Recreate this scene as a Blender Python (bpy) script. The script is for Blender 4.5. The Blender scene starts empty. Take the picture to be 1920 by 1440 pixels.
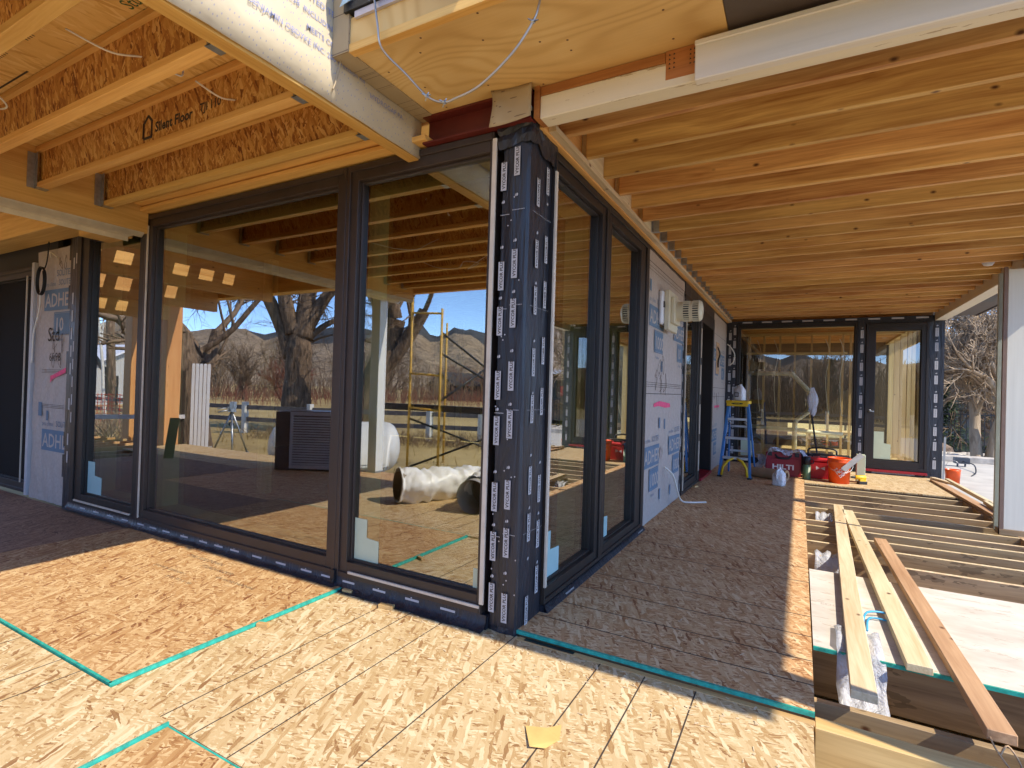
import bpy, math, random
from mathutils import Vector, Matrix, noise as mnoise
R = math.radians
PI = math.pi
rnd = random.Random(7)
scn = bpy.context.scene
col = scn.collection

# ------------------------------------------------------------------ camera
cam_d = bpy.data.cameras.new("camera")
cam = bpy.data.objects.new("camera", cam_d)
col.objects.link(cam)
scn.camera = cam
cam_d.sensor_width = 36.0
cam_d.lens = 988.0 / 1920.0 * 36.0
cam_d.clip_start = 0.02
cam_d.clip_end = 9000.0
CAM = Vector((1.266, -2.436, 1.28))
_yaw, _pit, _rol = R(28.69), R(0.516), R(1.723)
_f = Vector((-math.sin(_yaw) * math.cos(_pit), math.cos(_yaw) * math.cos(_pit), math.sin(_pit)))
_r = Vector((math.cos(_yaw), math.sin(_yaw), 0.0))
_u = _r.cross(_f)
_ir = _r * math.cos(_rol) + _u * math.sin(_rol)
_iu = _u * math.cos(_rol) - _r * math.sin(_rol)
_m = Matrix((_ir, _iu, -_f)).transposed().to_4x4()
_m.translation = CAM
cam.matrix_world = _m

# ------------------------------------------------------------------ sky, sun, exposure
SUN = Vector((1.0, -0.22, 1.05)).normalized()
world = bpy.data.worlds.new("World")
scn.world = world
world.use_nodes = True
_nt = world.node_tree
_sky = _nt.nodes.new("ShaderNodeTexSky")
_sky.sky_type = 'NISHITA'
_sky.sun_disc = False
_sky.sun_elevation = math.asin(SUN.z)
_sky.sun_rotation = math.atan2(SUN.x, SUN.y)
_sky.altitude = 3000
_sky.dust_density = 0.0
_sky.air_density = 0.75
_sky.ozone_density = 4.5
_bg = _nt.nodes["Background"]
_bg.inputs[1].default_value = 0.15
_nt.links.new(_sky.outputs[0], _bg.inputs[0])
sun_d = bpy.data.lights.new("sun", 'SUN')
sun_d.energy = 2.0
sun_d.angle = R(0.5)
sun_d.color = (1.0, 0.90, 0.74)
sun = bpy.data.objects.new("sun", sun_d)
col.objects.link(sun)
sun.rotation_euler = SUN.to_track_quat('Z', 'Y').to_euler()
sun.location = (20, -5, 25)
vs = scn.view_settings
vs.view_transform = 'Standard'
vs.look = 'None'
vs.exposure = 1.85
vs.gamma = 1.0
scn.cycles.use_denoising = True
scn.cycles.max_bounces = 12
scn.cycles.diffuse_bounces = 6
scn.cycles.glossy_bounces = 6
scn.cycles.transmission_bounces = 8
scn.cycles.transparent_max_bounces = 24
scn.cycles.caustics_reflective = False
scn.cycles.caustics_refractive = False
scn.cycles.sample_clamp_indirect = 6.0

# ------------------------------------------------------------------ materials
class NB:
    """small node builder"""
    def __init__(s, name):
        s.m = bpy.data.materials.new(name)
        s.m.use_nodes = True
        s.t = s.m.node_tree
        s.b = s.t.nodes["Principled BSDF"]
        s.out = s.t.nodes["Material Output"]
    def n(s, typ, **kw):
        x = s.t.nodes.new(typ)
        for k, v in kw.items():
            setattr(x, k, v)
        return x
    def l(s, a, b):
        s.t.links.new(a, b)
    def val(s, sock, v):
        if hasattr(v, 'is_linked') or isinstance(v, bpy.types.NodeSocket):
            s.l(v, sock)
        else:
            sock.default_value = v
    def math(s, op, a, b=0.0, c=None, clamp=False):
        x = s.n("ShaderNodeMath", operation=op, use_clamp=clamp)
        s.val(x.inputs[0], a); s.val(x.inputs[1], b)
        if c is not None: s.val(x.inputs[2], c)
        return x.outputs[0]
    def mixf(s, f, a, b):
        x = s.n("ShaderNodeMix", data_type='FLOAT')
        s.val(x.inputs[0], f); s.val(x.inputs[2], a); s.val(x.inputs[3], b)
        return x.outputs[0]
    def mixc(s, f, a, b, mode='MIX'):
        x = s.n("ShaderNodeMix", data_type='RGBA', blend_type=mode)
        s.val(x.inputs[0], f)
        for i, v in ((6, a), (7, b)):
            if isinstance(v, tuple): v = (*v[:3], 1.0)
            s.val(x.inputs[i], v)
        return x.outputs[2]
    def ramp(s, f, stops, interp='LINEAR'):
        x = s.n("ShaderNodeValToRGB")
        x.color_ramp.interpolation = interp
        e = x.color_ramp.elements
        while len(e) < len(stops): e.new(0.5)
        for el, (p, c) in zip(e, stops):
            el.position = p; el.color = (*c[:3], 1.0)
        s.val(x.inputs[0], f)
        return x.outputs[0]
    def objrand(s):
        return s.n("ShaderNodeObjectInfo").outputs["Random"]
    def coords(s, randomise=True, order="xyz"):
        tc = s.n("ShaderNodeTexCoord").outputs["Object"]
        sp = s.n("ShaderNodeSeparateXYZ"); s.l(tc, sp.inputs[0])
        d = {'x': sp.outputs[0], 'y': sp.outputs[1], 'z': sp.outputs[2]}
        cb = s.n("ShaderNodeCombineXYZ")
        for i, ch in enumerate(order):
            if ch in d: s.l(d[ch], cb.inputs[i])
        v = cb.outputs[0]
        if randomise:
            r = s.math('MULTIPLY', s.objrand(), 53.0)
            a = s.n("ShaderNodeVectorMath", operation='ADD')
            s.l(v, a.inputs[0]); s.l(r, a.inputs[1])
            v = a.outputs[0]
        return v
    def mapping(s, v, scale=(1, 1, 1), rot=(0, 0, 0), loc=(0, 0, 0)):
        # rotate first, then scale: so that stretched cells follow the rotated axis
        a = s.n("ShaderNodeMapping"); s.l(v, a.inputs[0])
        a.inputs["Rotation"].default_value = rot
        a.inputs["Location"].default_value = loc
        b = s.n("ShaderNodeMapping"); s.l(a.outputs[0], b.inputs[0])
        b.inputs["Scale"].default_value = scale
        return b.outputs[0]
    def noise(s, v, scale=5.0, detail=3.0, rough=0.5, dist=0.0):
        x = s.n("ShaderNodeTexNoise")
        s.l(v, x.inputs["Vector"])
        x.inputs["Scale"].default_value = scale
        x.inputs["Detail"].default_value = detail
        x.inputs["Roughness"].default_value = rough
        x.inputs["Distortion"].default_value = dist
        return x.outputs[0]
    def bump(s, h, strength=0.3, dist=0.01):
        x = s.n("ShaderNodeBump")
        x.inputs["Strength"].default_value = strength
        x.inputs["Distance"].default_value = dist
        s.l(h, x.inputs["Height"])
        s.l(x.outputs[0], s.b.inputs["Normal"])
    def done(s, color, rough=0.6, metal=0.0, spec=None):
        s.val(s.b.inputs["Base Color"], color if not isinstance(color, tuple) else (*color[:3], 1.0))
        s.val(s.b.inputs["Roughness"], rough)
        s.b.inputs["Metallic"].default_value = metal
        if spec is not None: s.b.inputs["Specular IOR Level"].default_value = spec
        return s.m

def plain(name, c, rough=0.5, metal=0.0, var=0.12, scale=9.0, bump=0.0, spec=None):
    k = NB(name)
    v = k.coords()
    n = k.noise(v, scale, 5.0, 0.6)
    lo = tuple(x * (1 - var) for x in c); hi = tuple(min(1, x * (1 + var)) for x in c)
    cc = k.ramp(n, [(0.3, lo), (0.7, hi)])
    if bump: k.bump(k.noise(v, scale * 3, 4.0), bump, 0.004)
    r = k.math('ADD', rough - 0.08, k.math('MULTIPLY', n, 0.16))
    return k.done(cc, r, metal, spec)

def osb(name, pal, order="xyz", flen=0.078, fwid=0.0155, angles=(84, -62, 58, -36, 8, 34, -18, 66), rough=0.75, dirt=0.30, tone=0.5):
    k = NB(name)
    v00 = k.coords(True, order)
    # ragged strand edges: warp the coordinates a little
    wn = k.n("ShaderNodeTexNoise"); wn.inputs["Scale"].default_value = 38.0; wn.inputs["Detail"].default_value = 3.0
    k.l(v00, wn.inputs["Vector"])
    wa = k.n("ShaderNodeVectorMath", operation='MULTIPLY_ADD')
    k.l(wn.outputs["Color"], wa.inputs[0]); wa.inputs[1].default_value = (0.016, 0.016, 0.0); k.l(v00, wa.inputs[2])
    v0 = wa.outputs[0]
    acc = None
    for i, a in enumerate(angles):
        f = (1.5, 0.7, 1.0, 0.55, 1.2, 0.8, 0.5, 1.0)[i % 8]
        g = (1.4, 1.0, 0.7, 0.6, 1.1, 0.8, 0.45, 0.9)[i % 8]
        v = k.mapping(v0, (1.0 / (flen * f), 1.0 / (fwid * g), 1.0), (0, 0, R(a)), (i * 3.17, i * 1.71, 0))
        vo = k.n("ShaderNodeTexVoronoi", voronoi_dimensions='2D')
        vo.inputs["Scale"].default_value = 1.0
        k.l(v, vo.inputs["Vector"])
        sp = k.n("ShaderNodeSeparateColor"); k.l(vo.outputs["Color"], sp.inputs[0])
        gr = k.noise(k.mapping(v0, (9.0, 260.0, 1.0), (0, 0, R(a))), 1.0, 2.0, 0.6)
        r1 = k.math('ADD', k.math('MULTIPLY', sp.outputs[0], 0.62), k.math('MULTIPLY', sp.outputs[2], 0.38))
        val = k.math('ADD', r1, k.math('MULTIPLY', k.math('SUBTRACT', gr, 0.5), 0.40))
        if acc is None:
            acc = val
        else:
            mask = k.math('GREATER_THAN', sp.outputs[1], 0.66)
            acc = k.mixf(mask, acc, val)
    d = k.noise(v00, 1.3, 3.0, 0.6)
    fn = k.noise(v00, 160.0, 3.0, 0.7)
    acc2 = k.math('ADD', acc, k.math('MULTIPLY', k.math('SUBTRACT', d, tone), dirt))
    acc2 = k.math('ADD', acc2, k.math('MULTIPLY', k.math('SUBTRACT', fn, 0.5), 0.22))
    c = k.ramp(acc2, [(p, q) for p, q in zip((0.08, 0.25, 0.43, 0.62, 0.86), pal)])
    k.bump(acc, 0.30, 0.0012)
    return k.done(c, rough)

def wood(name, dark, light, axis='x', knots=0.4, gr=11.0, rough=0.62, var=0.25, streak=0.0, end=None):
    order = {'x': 'xyz', 'y': 'yxz', 'z': 'zxy'}[axis]
    k = NB(name)
    v = k.coords(True, order)
    warp = k.noise(k.mapping(v, (0.9, 3.0, 3.0)), 1.0, 2.0)
    add = k.n("ShaderNodeVectorMath", operation='MULTIPLY_ADD')
    k.l(warp, add.inputs[0]); add.inputs[1].default_value = (0.0, 0.10, 0.10); k.l(v, add.inputs[2])
    vv = add.outputs[0]
    g1 = k.noise(k.mapping(vv, (0.55, gr, gr)), 1.6, 4.0, 0.62)
    g2 = k.noise(k.mapping(vv, (2.0, gr * 9, gr * 9)), 1.0, 3.0, 0.6)
    g3 = k.noise(k.mapping(v, (0.35, 1.6, 1.6)), 1.0, 1.0)
    t = k.math('ADD', k.math('MULTIPLY', g1, 0.6), k.math('MULTIPLY', g2, 0.28))
    t = k.math('ADD', t, k.math('MULTIPLY', g3, 0.22))
    c = k.ramp(t, [(0.40, dark), (0.54, tuple((a + b) / 2 for a, b in zip(dark, light))), (0.68, light)])
    r = k.objrand()
    hv = k.n("ShaderNodeHueSaturation")
    k.l(c, hv.inputs["Color"])
    k.val(hv.inputs["Value"], k.math('ADD', 1.0 - var / 2, k.math('MULTIPLY', r, var)))
    k.val(hv.inputs["Hue"], k.math('ADD', 0.492, k.math('MULTIPLY', k.math('FRACT', k.math('MULTIPLY', r, 7.3)), 0.014)))
    c = hv.outputs[0]
    if streak:
        sn = k.noise(k.mapping(v, (2.2, 7.0, 7.0)), 1.0, 4.0, 0.7)
        c = k.mixc(k.math('MULTIPLY', k.math('GREATER_THAN', sn, 0.60), streak), c, tuple(x * 0.35 for x in dark))
    if knots:
        vo = k.n("ShaderNodeTexVoronoi")
        vo.inputs["Scale"].default_value = 1.0
        k.l(k.mapping(vv, (8.0, 13.0, 13.0)), vo.inputs["Vector"])
        sp = k.n("ShaderNodeSeparateColor"); k.l(vo.outputs["Color"], sp.inputs[0])
        dd = k.math('SUBTRACT', 1.0, k.math('DIVIDE', vo.outputs["Distance"], 0.19), clamp=True)
        m = k.math('MULTIPLY', k.math('MULTIPLY', dd, 1.5, clamp=True), k.math('GREATER_THAN', sp.outputs[0], 1.0 - knots))
        c = k.mixc(m, c, (0.10, 0.035, 0.012))
    k.bump(g2, 0.15, 0.001)
    return k.done(c, rough)

M = {}
OSB_NEW = [(0.25, 0.125, 0.045), (0.41, 0.26, 0.11), (0.49, 0.345, 0.17), (0.55, 0.41, 0.225), (0.66, 0.535, 0.335)]
OSB_RED = [(0.20, 0.075, 0.022), (0.34, 0.17, 0.058), (0.42, 0.24, 0.095), (0.49, 0.31, 0.14), (0.60, 0.425, 0.22)]
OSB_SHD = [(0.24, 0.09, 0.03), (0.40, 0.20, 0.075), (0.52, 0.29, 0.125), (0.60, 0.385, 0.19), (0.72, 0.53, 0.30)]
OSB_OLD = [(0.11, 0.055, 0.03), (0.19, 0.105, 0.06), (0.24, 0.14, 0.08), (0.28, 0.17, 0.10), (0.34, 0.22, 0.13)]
OSB_WEB = [(0.20, 0.06, 0.012), (0.40, 0.16, 0.03), (0.52, 0.24, 0.05), (0.64, 0.34, 0.085), (0.76, 0.47, 0.16)]
OSB_ROOF = [(0.60, 0.34, 0.09), (0.70, 0.44, 0.13), (0.74, 0.48, 0.155), (0.77, 0.51, 0.175), (0.82, 0.58, 0.24)]
M['osb'] = osb("osb_fresh", OSB_NEW)
M['osb_red'] = osb("osb_reddish", OSB_RED)
M['osb_shade'] = osb("osb_shade_warm", OSB_SHD)  # warm tone of the shade is put into the strand colours
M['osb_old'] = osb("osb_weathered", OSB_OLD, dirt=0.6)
M['osb_web'] = osb("osb_web", OSB_WEB, "xzy", 0.072, 0.017, (70, 105, 50, 125, 85, 60))
M['osb_roof'] = osb("osb_roof", OSB_ROOF, "xyz", 0.16, 0.03, (85, 95, 70, 110))
M['fir'] = wood("fir_joist", (0.37, 0.155, 0.036), (0.80, 0.51, 0.18), 'x', 0.22, 9.0, var=0.30)
M['firy'] = wood("fir_beam", (0.50, 0.245, 0.06), (0.74, 0.45, 0.16), 'y', 0.2)
M['lvl'] = wood("lvl_beam", (0.58, 0.29, 0.065), (0.78, 0.47, 0.145), 'y', 0.0, 16)
M['lvlx'] = wood("lvl_flange", (0.62, 0.33, 0.075), (0.82, 0.53, 0.175), 'x', 0.0, 16)
M['post'] = wood("timber_post", (0.55, 0.25, 0.07), (0.70, 0.38, 0.13), 'z', 0.15)
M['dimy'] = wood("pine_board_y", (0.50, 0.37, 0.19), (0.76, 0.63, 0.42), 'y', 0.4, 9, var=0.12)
M['dimred'] = wood("fir_plank_y", (0.36, 0.20, 0.09), (0.62, 0.41, 0.22), 'y', 0.4, 9, var=0.1)
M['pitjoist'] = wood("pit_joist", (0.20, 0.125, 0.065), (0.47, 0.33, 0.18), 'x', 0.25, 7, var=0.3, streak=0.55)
M['rim'] = wood("rim_board", (0.44, 0.25, 0.09), (0.66, 0.45, 0.20), 'x', 0.15, 9)
M['stud'] = wood("stud", (0.48, 0.32, 0.14), (0.68, 0.50, 0.27), 'z', 0.2)
M['studx'] = wood("plate", (0.48, 0.32, 0.14), (0.68, 0.50, 0.27), 'x', 0.2)
M['jamb'] = wood("pine_jamb", (0.72, 0.64, 0.42), (0.82, 0.76, 0.54), 'z', 0.0, 6, var=0.05)
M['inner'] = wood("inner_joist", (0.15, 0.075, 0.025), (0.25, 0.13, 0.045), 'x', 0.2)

def plywood(name):
    k = NB(name)
    v = k.coords(True)
    w = k.noise(k.mapping(v, (0.8, 1.9, 1.0)), 0.9, 1.0, 0.4, 0.5)
    rings = k.math('SINE', k.math('MULTIPLY', w, 60.0))
    fine = k.noise(k.mapping(v, (5.0, 120.0, 1.0)), 1.0, 3.0)
    cloud = k.noise(k.mapping(v, (1.0, 1.8, 1.0)), 1.6, 3.0)
    t = k.math('ADD', k.math('MULTIPLY', k.math('POWER', k.math('ABSOLUTE', rings), 5.0), -0.18), k.math('MULTIPLY', cloud, 0.8))
    t = k.math('ADD', t, k.math('MULTIPLY', fine, 0.16))
    c = k.ramp(t, [(0.08, (0.50, 0.29, 0.09)), (0.42, (0.66, 0.43, 0.165)), (0.66, (0.76, 0.55, 0.25))])
    vo = k.n("ShaderNodeTexVoronoi", voronoi_dimensions='2D'); vo.inputs["Scale"].default_value = 4.0
    k.l(v, vo.inputs["Vector"])
    c = k.mixc(k.math('LESS_THAN', vo.outputs["Distance"], 0.022), c, (0.12, 0.05, 0.02))
    return k.done(c, 0.6)
M['ply'] = plywood("soffit_plywood")

def painted(name, base, under, cover=0.42, axis='x', rough=0.55):
    k = NB(name)
    order = {'x': 'xyz', 'y': 'yxz', 'z': 'zxy'}[axis]
    v = k.coords(True, order)
    n = k.noise(k.mapping(v, (1.4, 9.0, 9.0)), 2.2, 6.0, 0.72)
    n2 = k.noise(k.mapping(v, (1.0, 30.0, 30.0)), 1.0, 3.0)
    c = k.ramp(n2, [(0.3, tuple(x * 0.9 for x in base)), (0.7, base)])
    c = k.mixc(k.math('MULTIPLY', k.math('LESS_THAN', n, cover), 0.75), c, under)
    k.bump(n, 0.12, 0.003)
    return k.done(c, rough)
M['white_beam'] = painted("cream_painted_beam", (0.74, 0.66, 0.50), (0.35, 0.24, 0.12), 0.39)
M['white_trim'] = painted("white_painted_trim", (0.72, 0.67, 0.60), (0.45, 0.38, 0.3), 0.26)
M['white_post'] = painted("white_painted_post", (0.72, 0.71, 0.64), (0.42, 0.42, 0.38), 0.27, 'z')
M['white_y'] = painted("cream_painted_edge", (0.74, 0.66, 0.50), (0.4, 0.3, 0.16), 0.26, 'y')
M['raw_brown'] = wood("raw_brown_wood", (0.28, 0.10, 0.025), (0.48, 0.20, 0.055), 'x', 0.3)

def tarpsheet(name):
    k = NB(name)
    v = k.coords(True)
    n = k.noise(k.mapping(v, (3.0, 10.0, 1)), 2.0, 6.0, 0.7)
    s = k.noise(k.mapping(v, (1.0, 2.0, 1)), 2.5, 4.0, 0.6)
    c = k.ramp(s, [(0.3, (0.50, 0.45, 0.38)), (0.6, (0.66, 0.61, 0.54))])
    c = k.mixc(k.math('MULTIPLY', k.math('GREATER_THAN', n, 0.60), 0.45), c, (0.32, 0.24, 0.16))
    k.bump(n, 0.2, 0.003)
    return k.done(c, 0.7)
M['pale_sheet'] = tarpsheet("weathered_pale_sheet")
M['teal'] = plain("teal_edge_paint", (0.02, 0.34, 0.27), 0.6, var=0.35, scale=30)
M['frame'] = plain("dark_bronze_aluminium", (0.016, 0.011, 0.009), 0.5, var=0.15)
M['frame_lit'] = plain("bronze_aluminium_lit", (0.042, 0.028, 0.022), 0.48, var=0.15)  # paler copy of the frame colour, for frames in brighter light
M['black'] = plain("black_plastic", (0.012, 0.012, 0.014), 0.45)
M['line'] = plain("black_ink", (0.05, 0.035, 0.026), 0.8, var=0.3, scale=40)
M['ink'] = plain("grey_ink", (0.12, 0.09, 0.06), 0.8, var=0.3)
M['beige_trim'] = plain("beige_vinyl_strip", (0.62, 0.53, 0.42), 0.5)
M['red_steel'] = plain("red_primer_steel", (0.11, 0.013, 0.009), 0.5, var=0.2)
M['steel'] = plain("galvanised_steel", (0.42, 0.44, 0.45), 0.38, 0.85, var=0.2, scale=25)
M['alum'] = plain("aluminium", (0.62, 0.63, 0.64), 0.35, 0.7)
M['brown_soffit'] = plain("brown_soffit_panel", (0.075, 0.055, 0.045), 0.55)
M['sticker'] = plain("label_white", (0.47, 0.46, 0.47), 0.55, var=0.06)
M['paper'] = plain("pale_green_paper", (0.52, 0.58, 0.42), 0.6, var=0.05)
M['paper_blue'] = plain("pale_aqua_paper", (0.36, 0.55, 0.55), 0.6, var=0.05)
M['cream'] = plain("cream_plastic", (0.62, 0.57, 0.42), 0.45, var=0.05)
M['whitep'] = plain("white_plastic", (0.70, 0.71, 0.76), 0.4, var=0.05)
M['cable'] = plain("white_cable", (0.72, 0.68, 0.60), 0.5, var=0.08)
M['cable_b'] = plain("black_cable", (0.012, 0.012, 0.012), 0.5)
M['cable_g'] = plain("grey_metal_cable", (0.40, 0.38, 0.37), 0.35, 0.7)
M['pink'] = plain("pink_spray_paint", (0.80, 0.10, 0.22), 0.8, var=0.2, scale=30)
M['red'] = plain("red_plastic", (0.56, 0.018, 0.028), 0.38, var=0.1)
M['dred'] = plain("dark_red_plastic", (0.30, 0.012, 0.022), 0.4, var=0.1)
M['orange'] = plain("orange_plastic", (0.85, 0.10, 0.012), 0.35, var=0.08)
M['yellow'] = plain("yellow_plastic", (0.78, 0.50, 0.015), 0.42, var=0.08)
M['blue'] = plain("blue_fibreglass", (0.045, 0.19, 0.47), 0.45, var=0.12)
M['green'] = plain("green_metal", (0.10, 0.19, 0.10), 0.4)
M['kraft'] = plain("kraft_paper", (0.36, 0.23, 0.12), 0.8, var=0.15)
M['whitepaint'] = plain("white_gloss_paint", (0.72, 0.74, 0.73), 0.4, var=0.06)
M['text_white'] = plain("white_print", (0.78, 0.74, 0.72), 0.6, var=0.03)
M['concrete'] = plain("concrete", (0.46, 0.44, 0.40), 0.85, var=0.16, scale=2.2, bump=0.2)
M['rock'] = plain("pale_rock", (0.46, 0.42, 0.37), 0.85, var=0.35, scale=6, bump=0.4)
M['dirt'] = plain("dirt", (0.11, 0.075, 0.045), 0.95, var=0.4, scale=4, bump=0.5)
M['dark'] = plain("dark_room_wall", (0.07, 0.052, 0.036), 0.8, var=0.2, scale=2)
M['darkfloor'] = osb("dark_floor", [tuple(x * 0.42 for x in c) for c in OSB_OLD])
M['scaf'] = plain("yellow_scaffold_paint", (0.62, 0.36, 0.05), 0.45, var=0.25, scale=14)
M['pvc'] = plain("white_pvc", (0.74, 0.72, 0.62), 0.4, var=0.05)
M['snowfence'] = plain("red_mesh_plastic", (0.55, 0.09, 0.05), 0.6)
M['shed'] = plain("dark_roofing", (0.05, 0.045, 0.045), 0.8)
M['housewall'] = plain("grey_siding", (0.42, 0.42, 0.40), 0.7)
M['bluebag'] = plain("blue_plastic_film", (0.38, 0.55, 0.70), 0.3, var=0.4, scale=16)

def bark(name, a, b, sc=9.0):
    k = NB(name)
    v = k.coords(True)
    n = k.noise(k.mapping(v, (sc, sc, sc * 0.18)), 1.0, 5.0, 0.7, 0.6)
    c = k.ramp(n, [(0.35, a), (0.65, b)])
    k.bump(n, 0.9, 0.06)
    return k.done(c, 0.9)
M['bark'] = bark("furrowed_bark", (0.055, 0.034, 0.02), (0.30, 0.20, 0.125), 14.0)
M['twig'] = plain("twig_bark", (0.20, 0.135, 0.085), 0.9, var=0.3)
M['twig_pale'] = plain("pale_twig_bark", (0.34, 0.25, 0.165), 0.9, var=0.35)
M['bark_pale'] = bark("pale_bark", (0.22, 0.165, 0.11), (0.42, 0.33, 0.23), 6.0)
M['twig_red'] = plain("reddish_twig", (0.22, 0.085, 0.055), 0.9, var=0.3)
M['aspen'] = plain("aspen_bark", (0.55, 0.54, 0.48), 0.8, var=0.2)
M['needle'] = plain("dark_needles", (0.035, 0.065, 0.02), 0.7, var=0.4)
M['leafdry'] = plain("dry_leaves", (0.20, 0.13, 0.07), 0.8, var=0.4)

def wrapmat(name, base, spot, dens=70.0, bumpy=0.25):
    k = NB(name)
    v = k.coords(False, "yzx")
    vo = k.n("ShaderNodeTexVoronoi", voronoi_dimensions='2D')
    vo.inputs["Scale"].default_value = 1.0; vo.inputs["Randomness"].default_value = 0.8
    k.l(k.mapping(v, (dens * 0.85, dens * 0.36, 1.0), (0, 0, R(18))), vo.inputs["Vector"])
    m = k.math('LESS_THAN', vo.outputs["Distance"], 0.10)
    n = k.noise(v, 5.0, 3.0)
    c = k.ramp(n, [(0.3, tuple(x * 0.88 for x in base)), (0.7, base)])
    c = k.mixc(k.math('MULTIPLY', m, 0.85), c, spot)
    k.bump(k.noise(v, 9.0, 2.0), bumpy, 0.02)
    return k.done(c, 0.75)
M['wrap'] = wrapmat("beige_drainage_wrap", (0.58, 0.49, 0.34), (0.30, 0.29, 0.38), 52.0)
M['wrap_dark'] = wrapmat("tan_drainage_wrap", (0.40, 0.31, 0.19), (0.15, 0.10, 0.06))

def membrane(name):
    k = NB(name)
    v = k.coords(False)
    n = k.noise(k.mapping(v, (2.2, 2.2, 0.9)), 3.0, 3.0, 0.55, 2.2)
    n2 = k.noise(v, 30.0, 3.0)
    c = k.ramp(n2, [(0.3, (0.40, 0.345, 0.31)), (0.7, (0.47, 0.41, 0.375))])
    k.bump(k.math('ADD', n, k.math('MULTIPLY', n2, 0.05)), 0.45, 0.03)
    return k.done(c, 0.6)
M['membrane'] = membrane("grey_wall_membrane")
M['print_blue'] = plain("blue_grey_print", (0.115, 0.185, 0.27), 0.7, var=0.1)

def flashing(name):
    k = NB(name)
    v = k.coords(False)
    n = k.noise(k.mapping(v, (7.0, 7.0, 1.0)), 1.4, 4.0, 0.6, 1.5)
    c = k.ramp(n, [(0.3, (0.012, 0.013, 0.018)), (0.7, (0.026, 0.028, 0.038))])
    k.bump(n, 0.55, 0.03)
    return k.done(c, k.math('ADD', 0.28, k.math('MULTIPLY', n, 0.25)))
M['vycor'] = flashing("black_flashing_membrane")

def glass(name, tint, base=0.10, ior=1.52):
    k = NB(name)
    t = k.t
    t.nodes.remove(k.b)
    tr = k.n("ShaderNodeBsdfTransparent"); tr.inputs[0].default_value = (*tint, 1)
    gl = k.n("ShaderNodeBsdfGlossy"); gl.inputs["Roughness"].default_value = 0.0
    gl.inputs[0].default_value = (1, 1, 1, 1)
    fr = k.n("ShaderNodeFresnel"); fr.inputs[0].default_value = ior
    bp = k.n("ShaderNodeBump"); bp.inputs["Strength"].default_value = 0.05; bp.inputs["Distance"].default_value = 0.01
    k.l(k.noise(k.coords(True), 1.1, 1.0), bp.inputs["Height"]); k.l(bp.outputs[0], gl.inputs["Normal"])
    f = k.math('ADD', k.math('MULTIPLY', fr.outputs[0], 1.5), base, clamp=True)
    mx = k.n("ShaderNodeMixShader")
    k.l(f, mx.inputs[0]); k.l(tr.outputs[0], mx.inputs[1]); k.l(gl.outputs[0], mx.inputs[2])
    k.l(mx.outputs[0], k.out.inputs[0])
    return k.m
M['glass'] = glass("coated_glass", (0.88, 0.92, 0.70), 0.26)
M['glass_in'] = glass("inner_glass", (0.84, 0.86, 0.72), 0.10)
M['glass_far'] = glass("far_glass", (0.90, 0.94, 0.74), 0.10)

def film(name, c, alpha):
    k = NB(name)
    v = k.coords(True)
    n = k.noise(v, 14.0, 5.0, 0.7, 1.0)
    k.bump(n, 0.9, 0.03)
    k.b.inputs["Alpha"].default_value = alpha
    return k.done(c, 0.25)
M['film'] = film("clear_plastic_film", (0.72, 0.74, 0.80), 0.55)
M['jug'] = film("milky_plastic", (0.84, 0.84, 0.84), 0.97)
M['screen'] = plain("dark_insect_screen", (0.018, 0.016, 0.015), 0.85, spec=0.1)

def grass(name):
    k = NB(name)
    v = k.coords(False)
    n = k.noise(v, 0.11, 5.0, 0.6)
    n2 = k.noise(k.mapping(v, (1, 1, 1)), 3.0, 6.0, 0.75)
    t = k.math('ADD', k.math('MULTIPLY', n, 0.65), k.math('MULTIPLY', n2, 0.4))
    c = k.ramp(t, [(0.34, (0.22, 0.145, 0.055)), (0.5, (0.42, 0.30, 0.115)), (0.66, (0.54, 0.40, 0.17))])
    k.bump(n2, 0.7, 0.1)
    return k.done(c, 0.95)
M['grass'] = grass("dry_grass_ground")

def hillmat(name, a, b, shrub, sc=0.02, f=0.25, cover=0.52):
    k = NB(name)
    v = k.coords(False)
    n = k.noise(v, sc, 6.0, 0.65)
    n2 = k.noise(v, f, 4.0, 0.75)
    n3 = k.noise(k.mapping(v, (1, 1, 2.5)), sc * 3, 5.0, 0.7, 1.0)
    c = k.ramp(n, [(0.35, a), (0.65, b)])
    c = k.mixc(k.math('MULTIPLY', k.math('GREATER_THAN', k.math('ADD', k.math('MULTIPLY', n2, 0.7), k.math('MULTIPLY', n3, 0.3)), cover), 0.85), c, shrub)
    k.bump(n3, 1.0, 12.0)
    return k.done(c, 0.95)
M['hill'] = hillmat("scrub_hill", (0.32, 0.225, 0.135), (0.46, 0.34, 0.21), (0.13, 0.095, 0.06), 0.012, 0.22, 0.53)
M['ridge'] = hillmat("dark_ridge", (0.05, 0.055, 0.06), (0.09, 0.085, 0.085), (0.035, 0.04, 0.042), 0.004, 0.05, 0.5)

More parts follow.
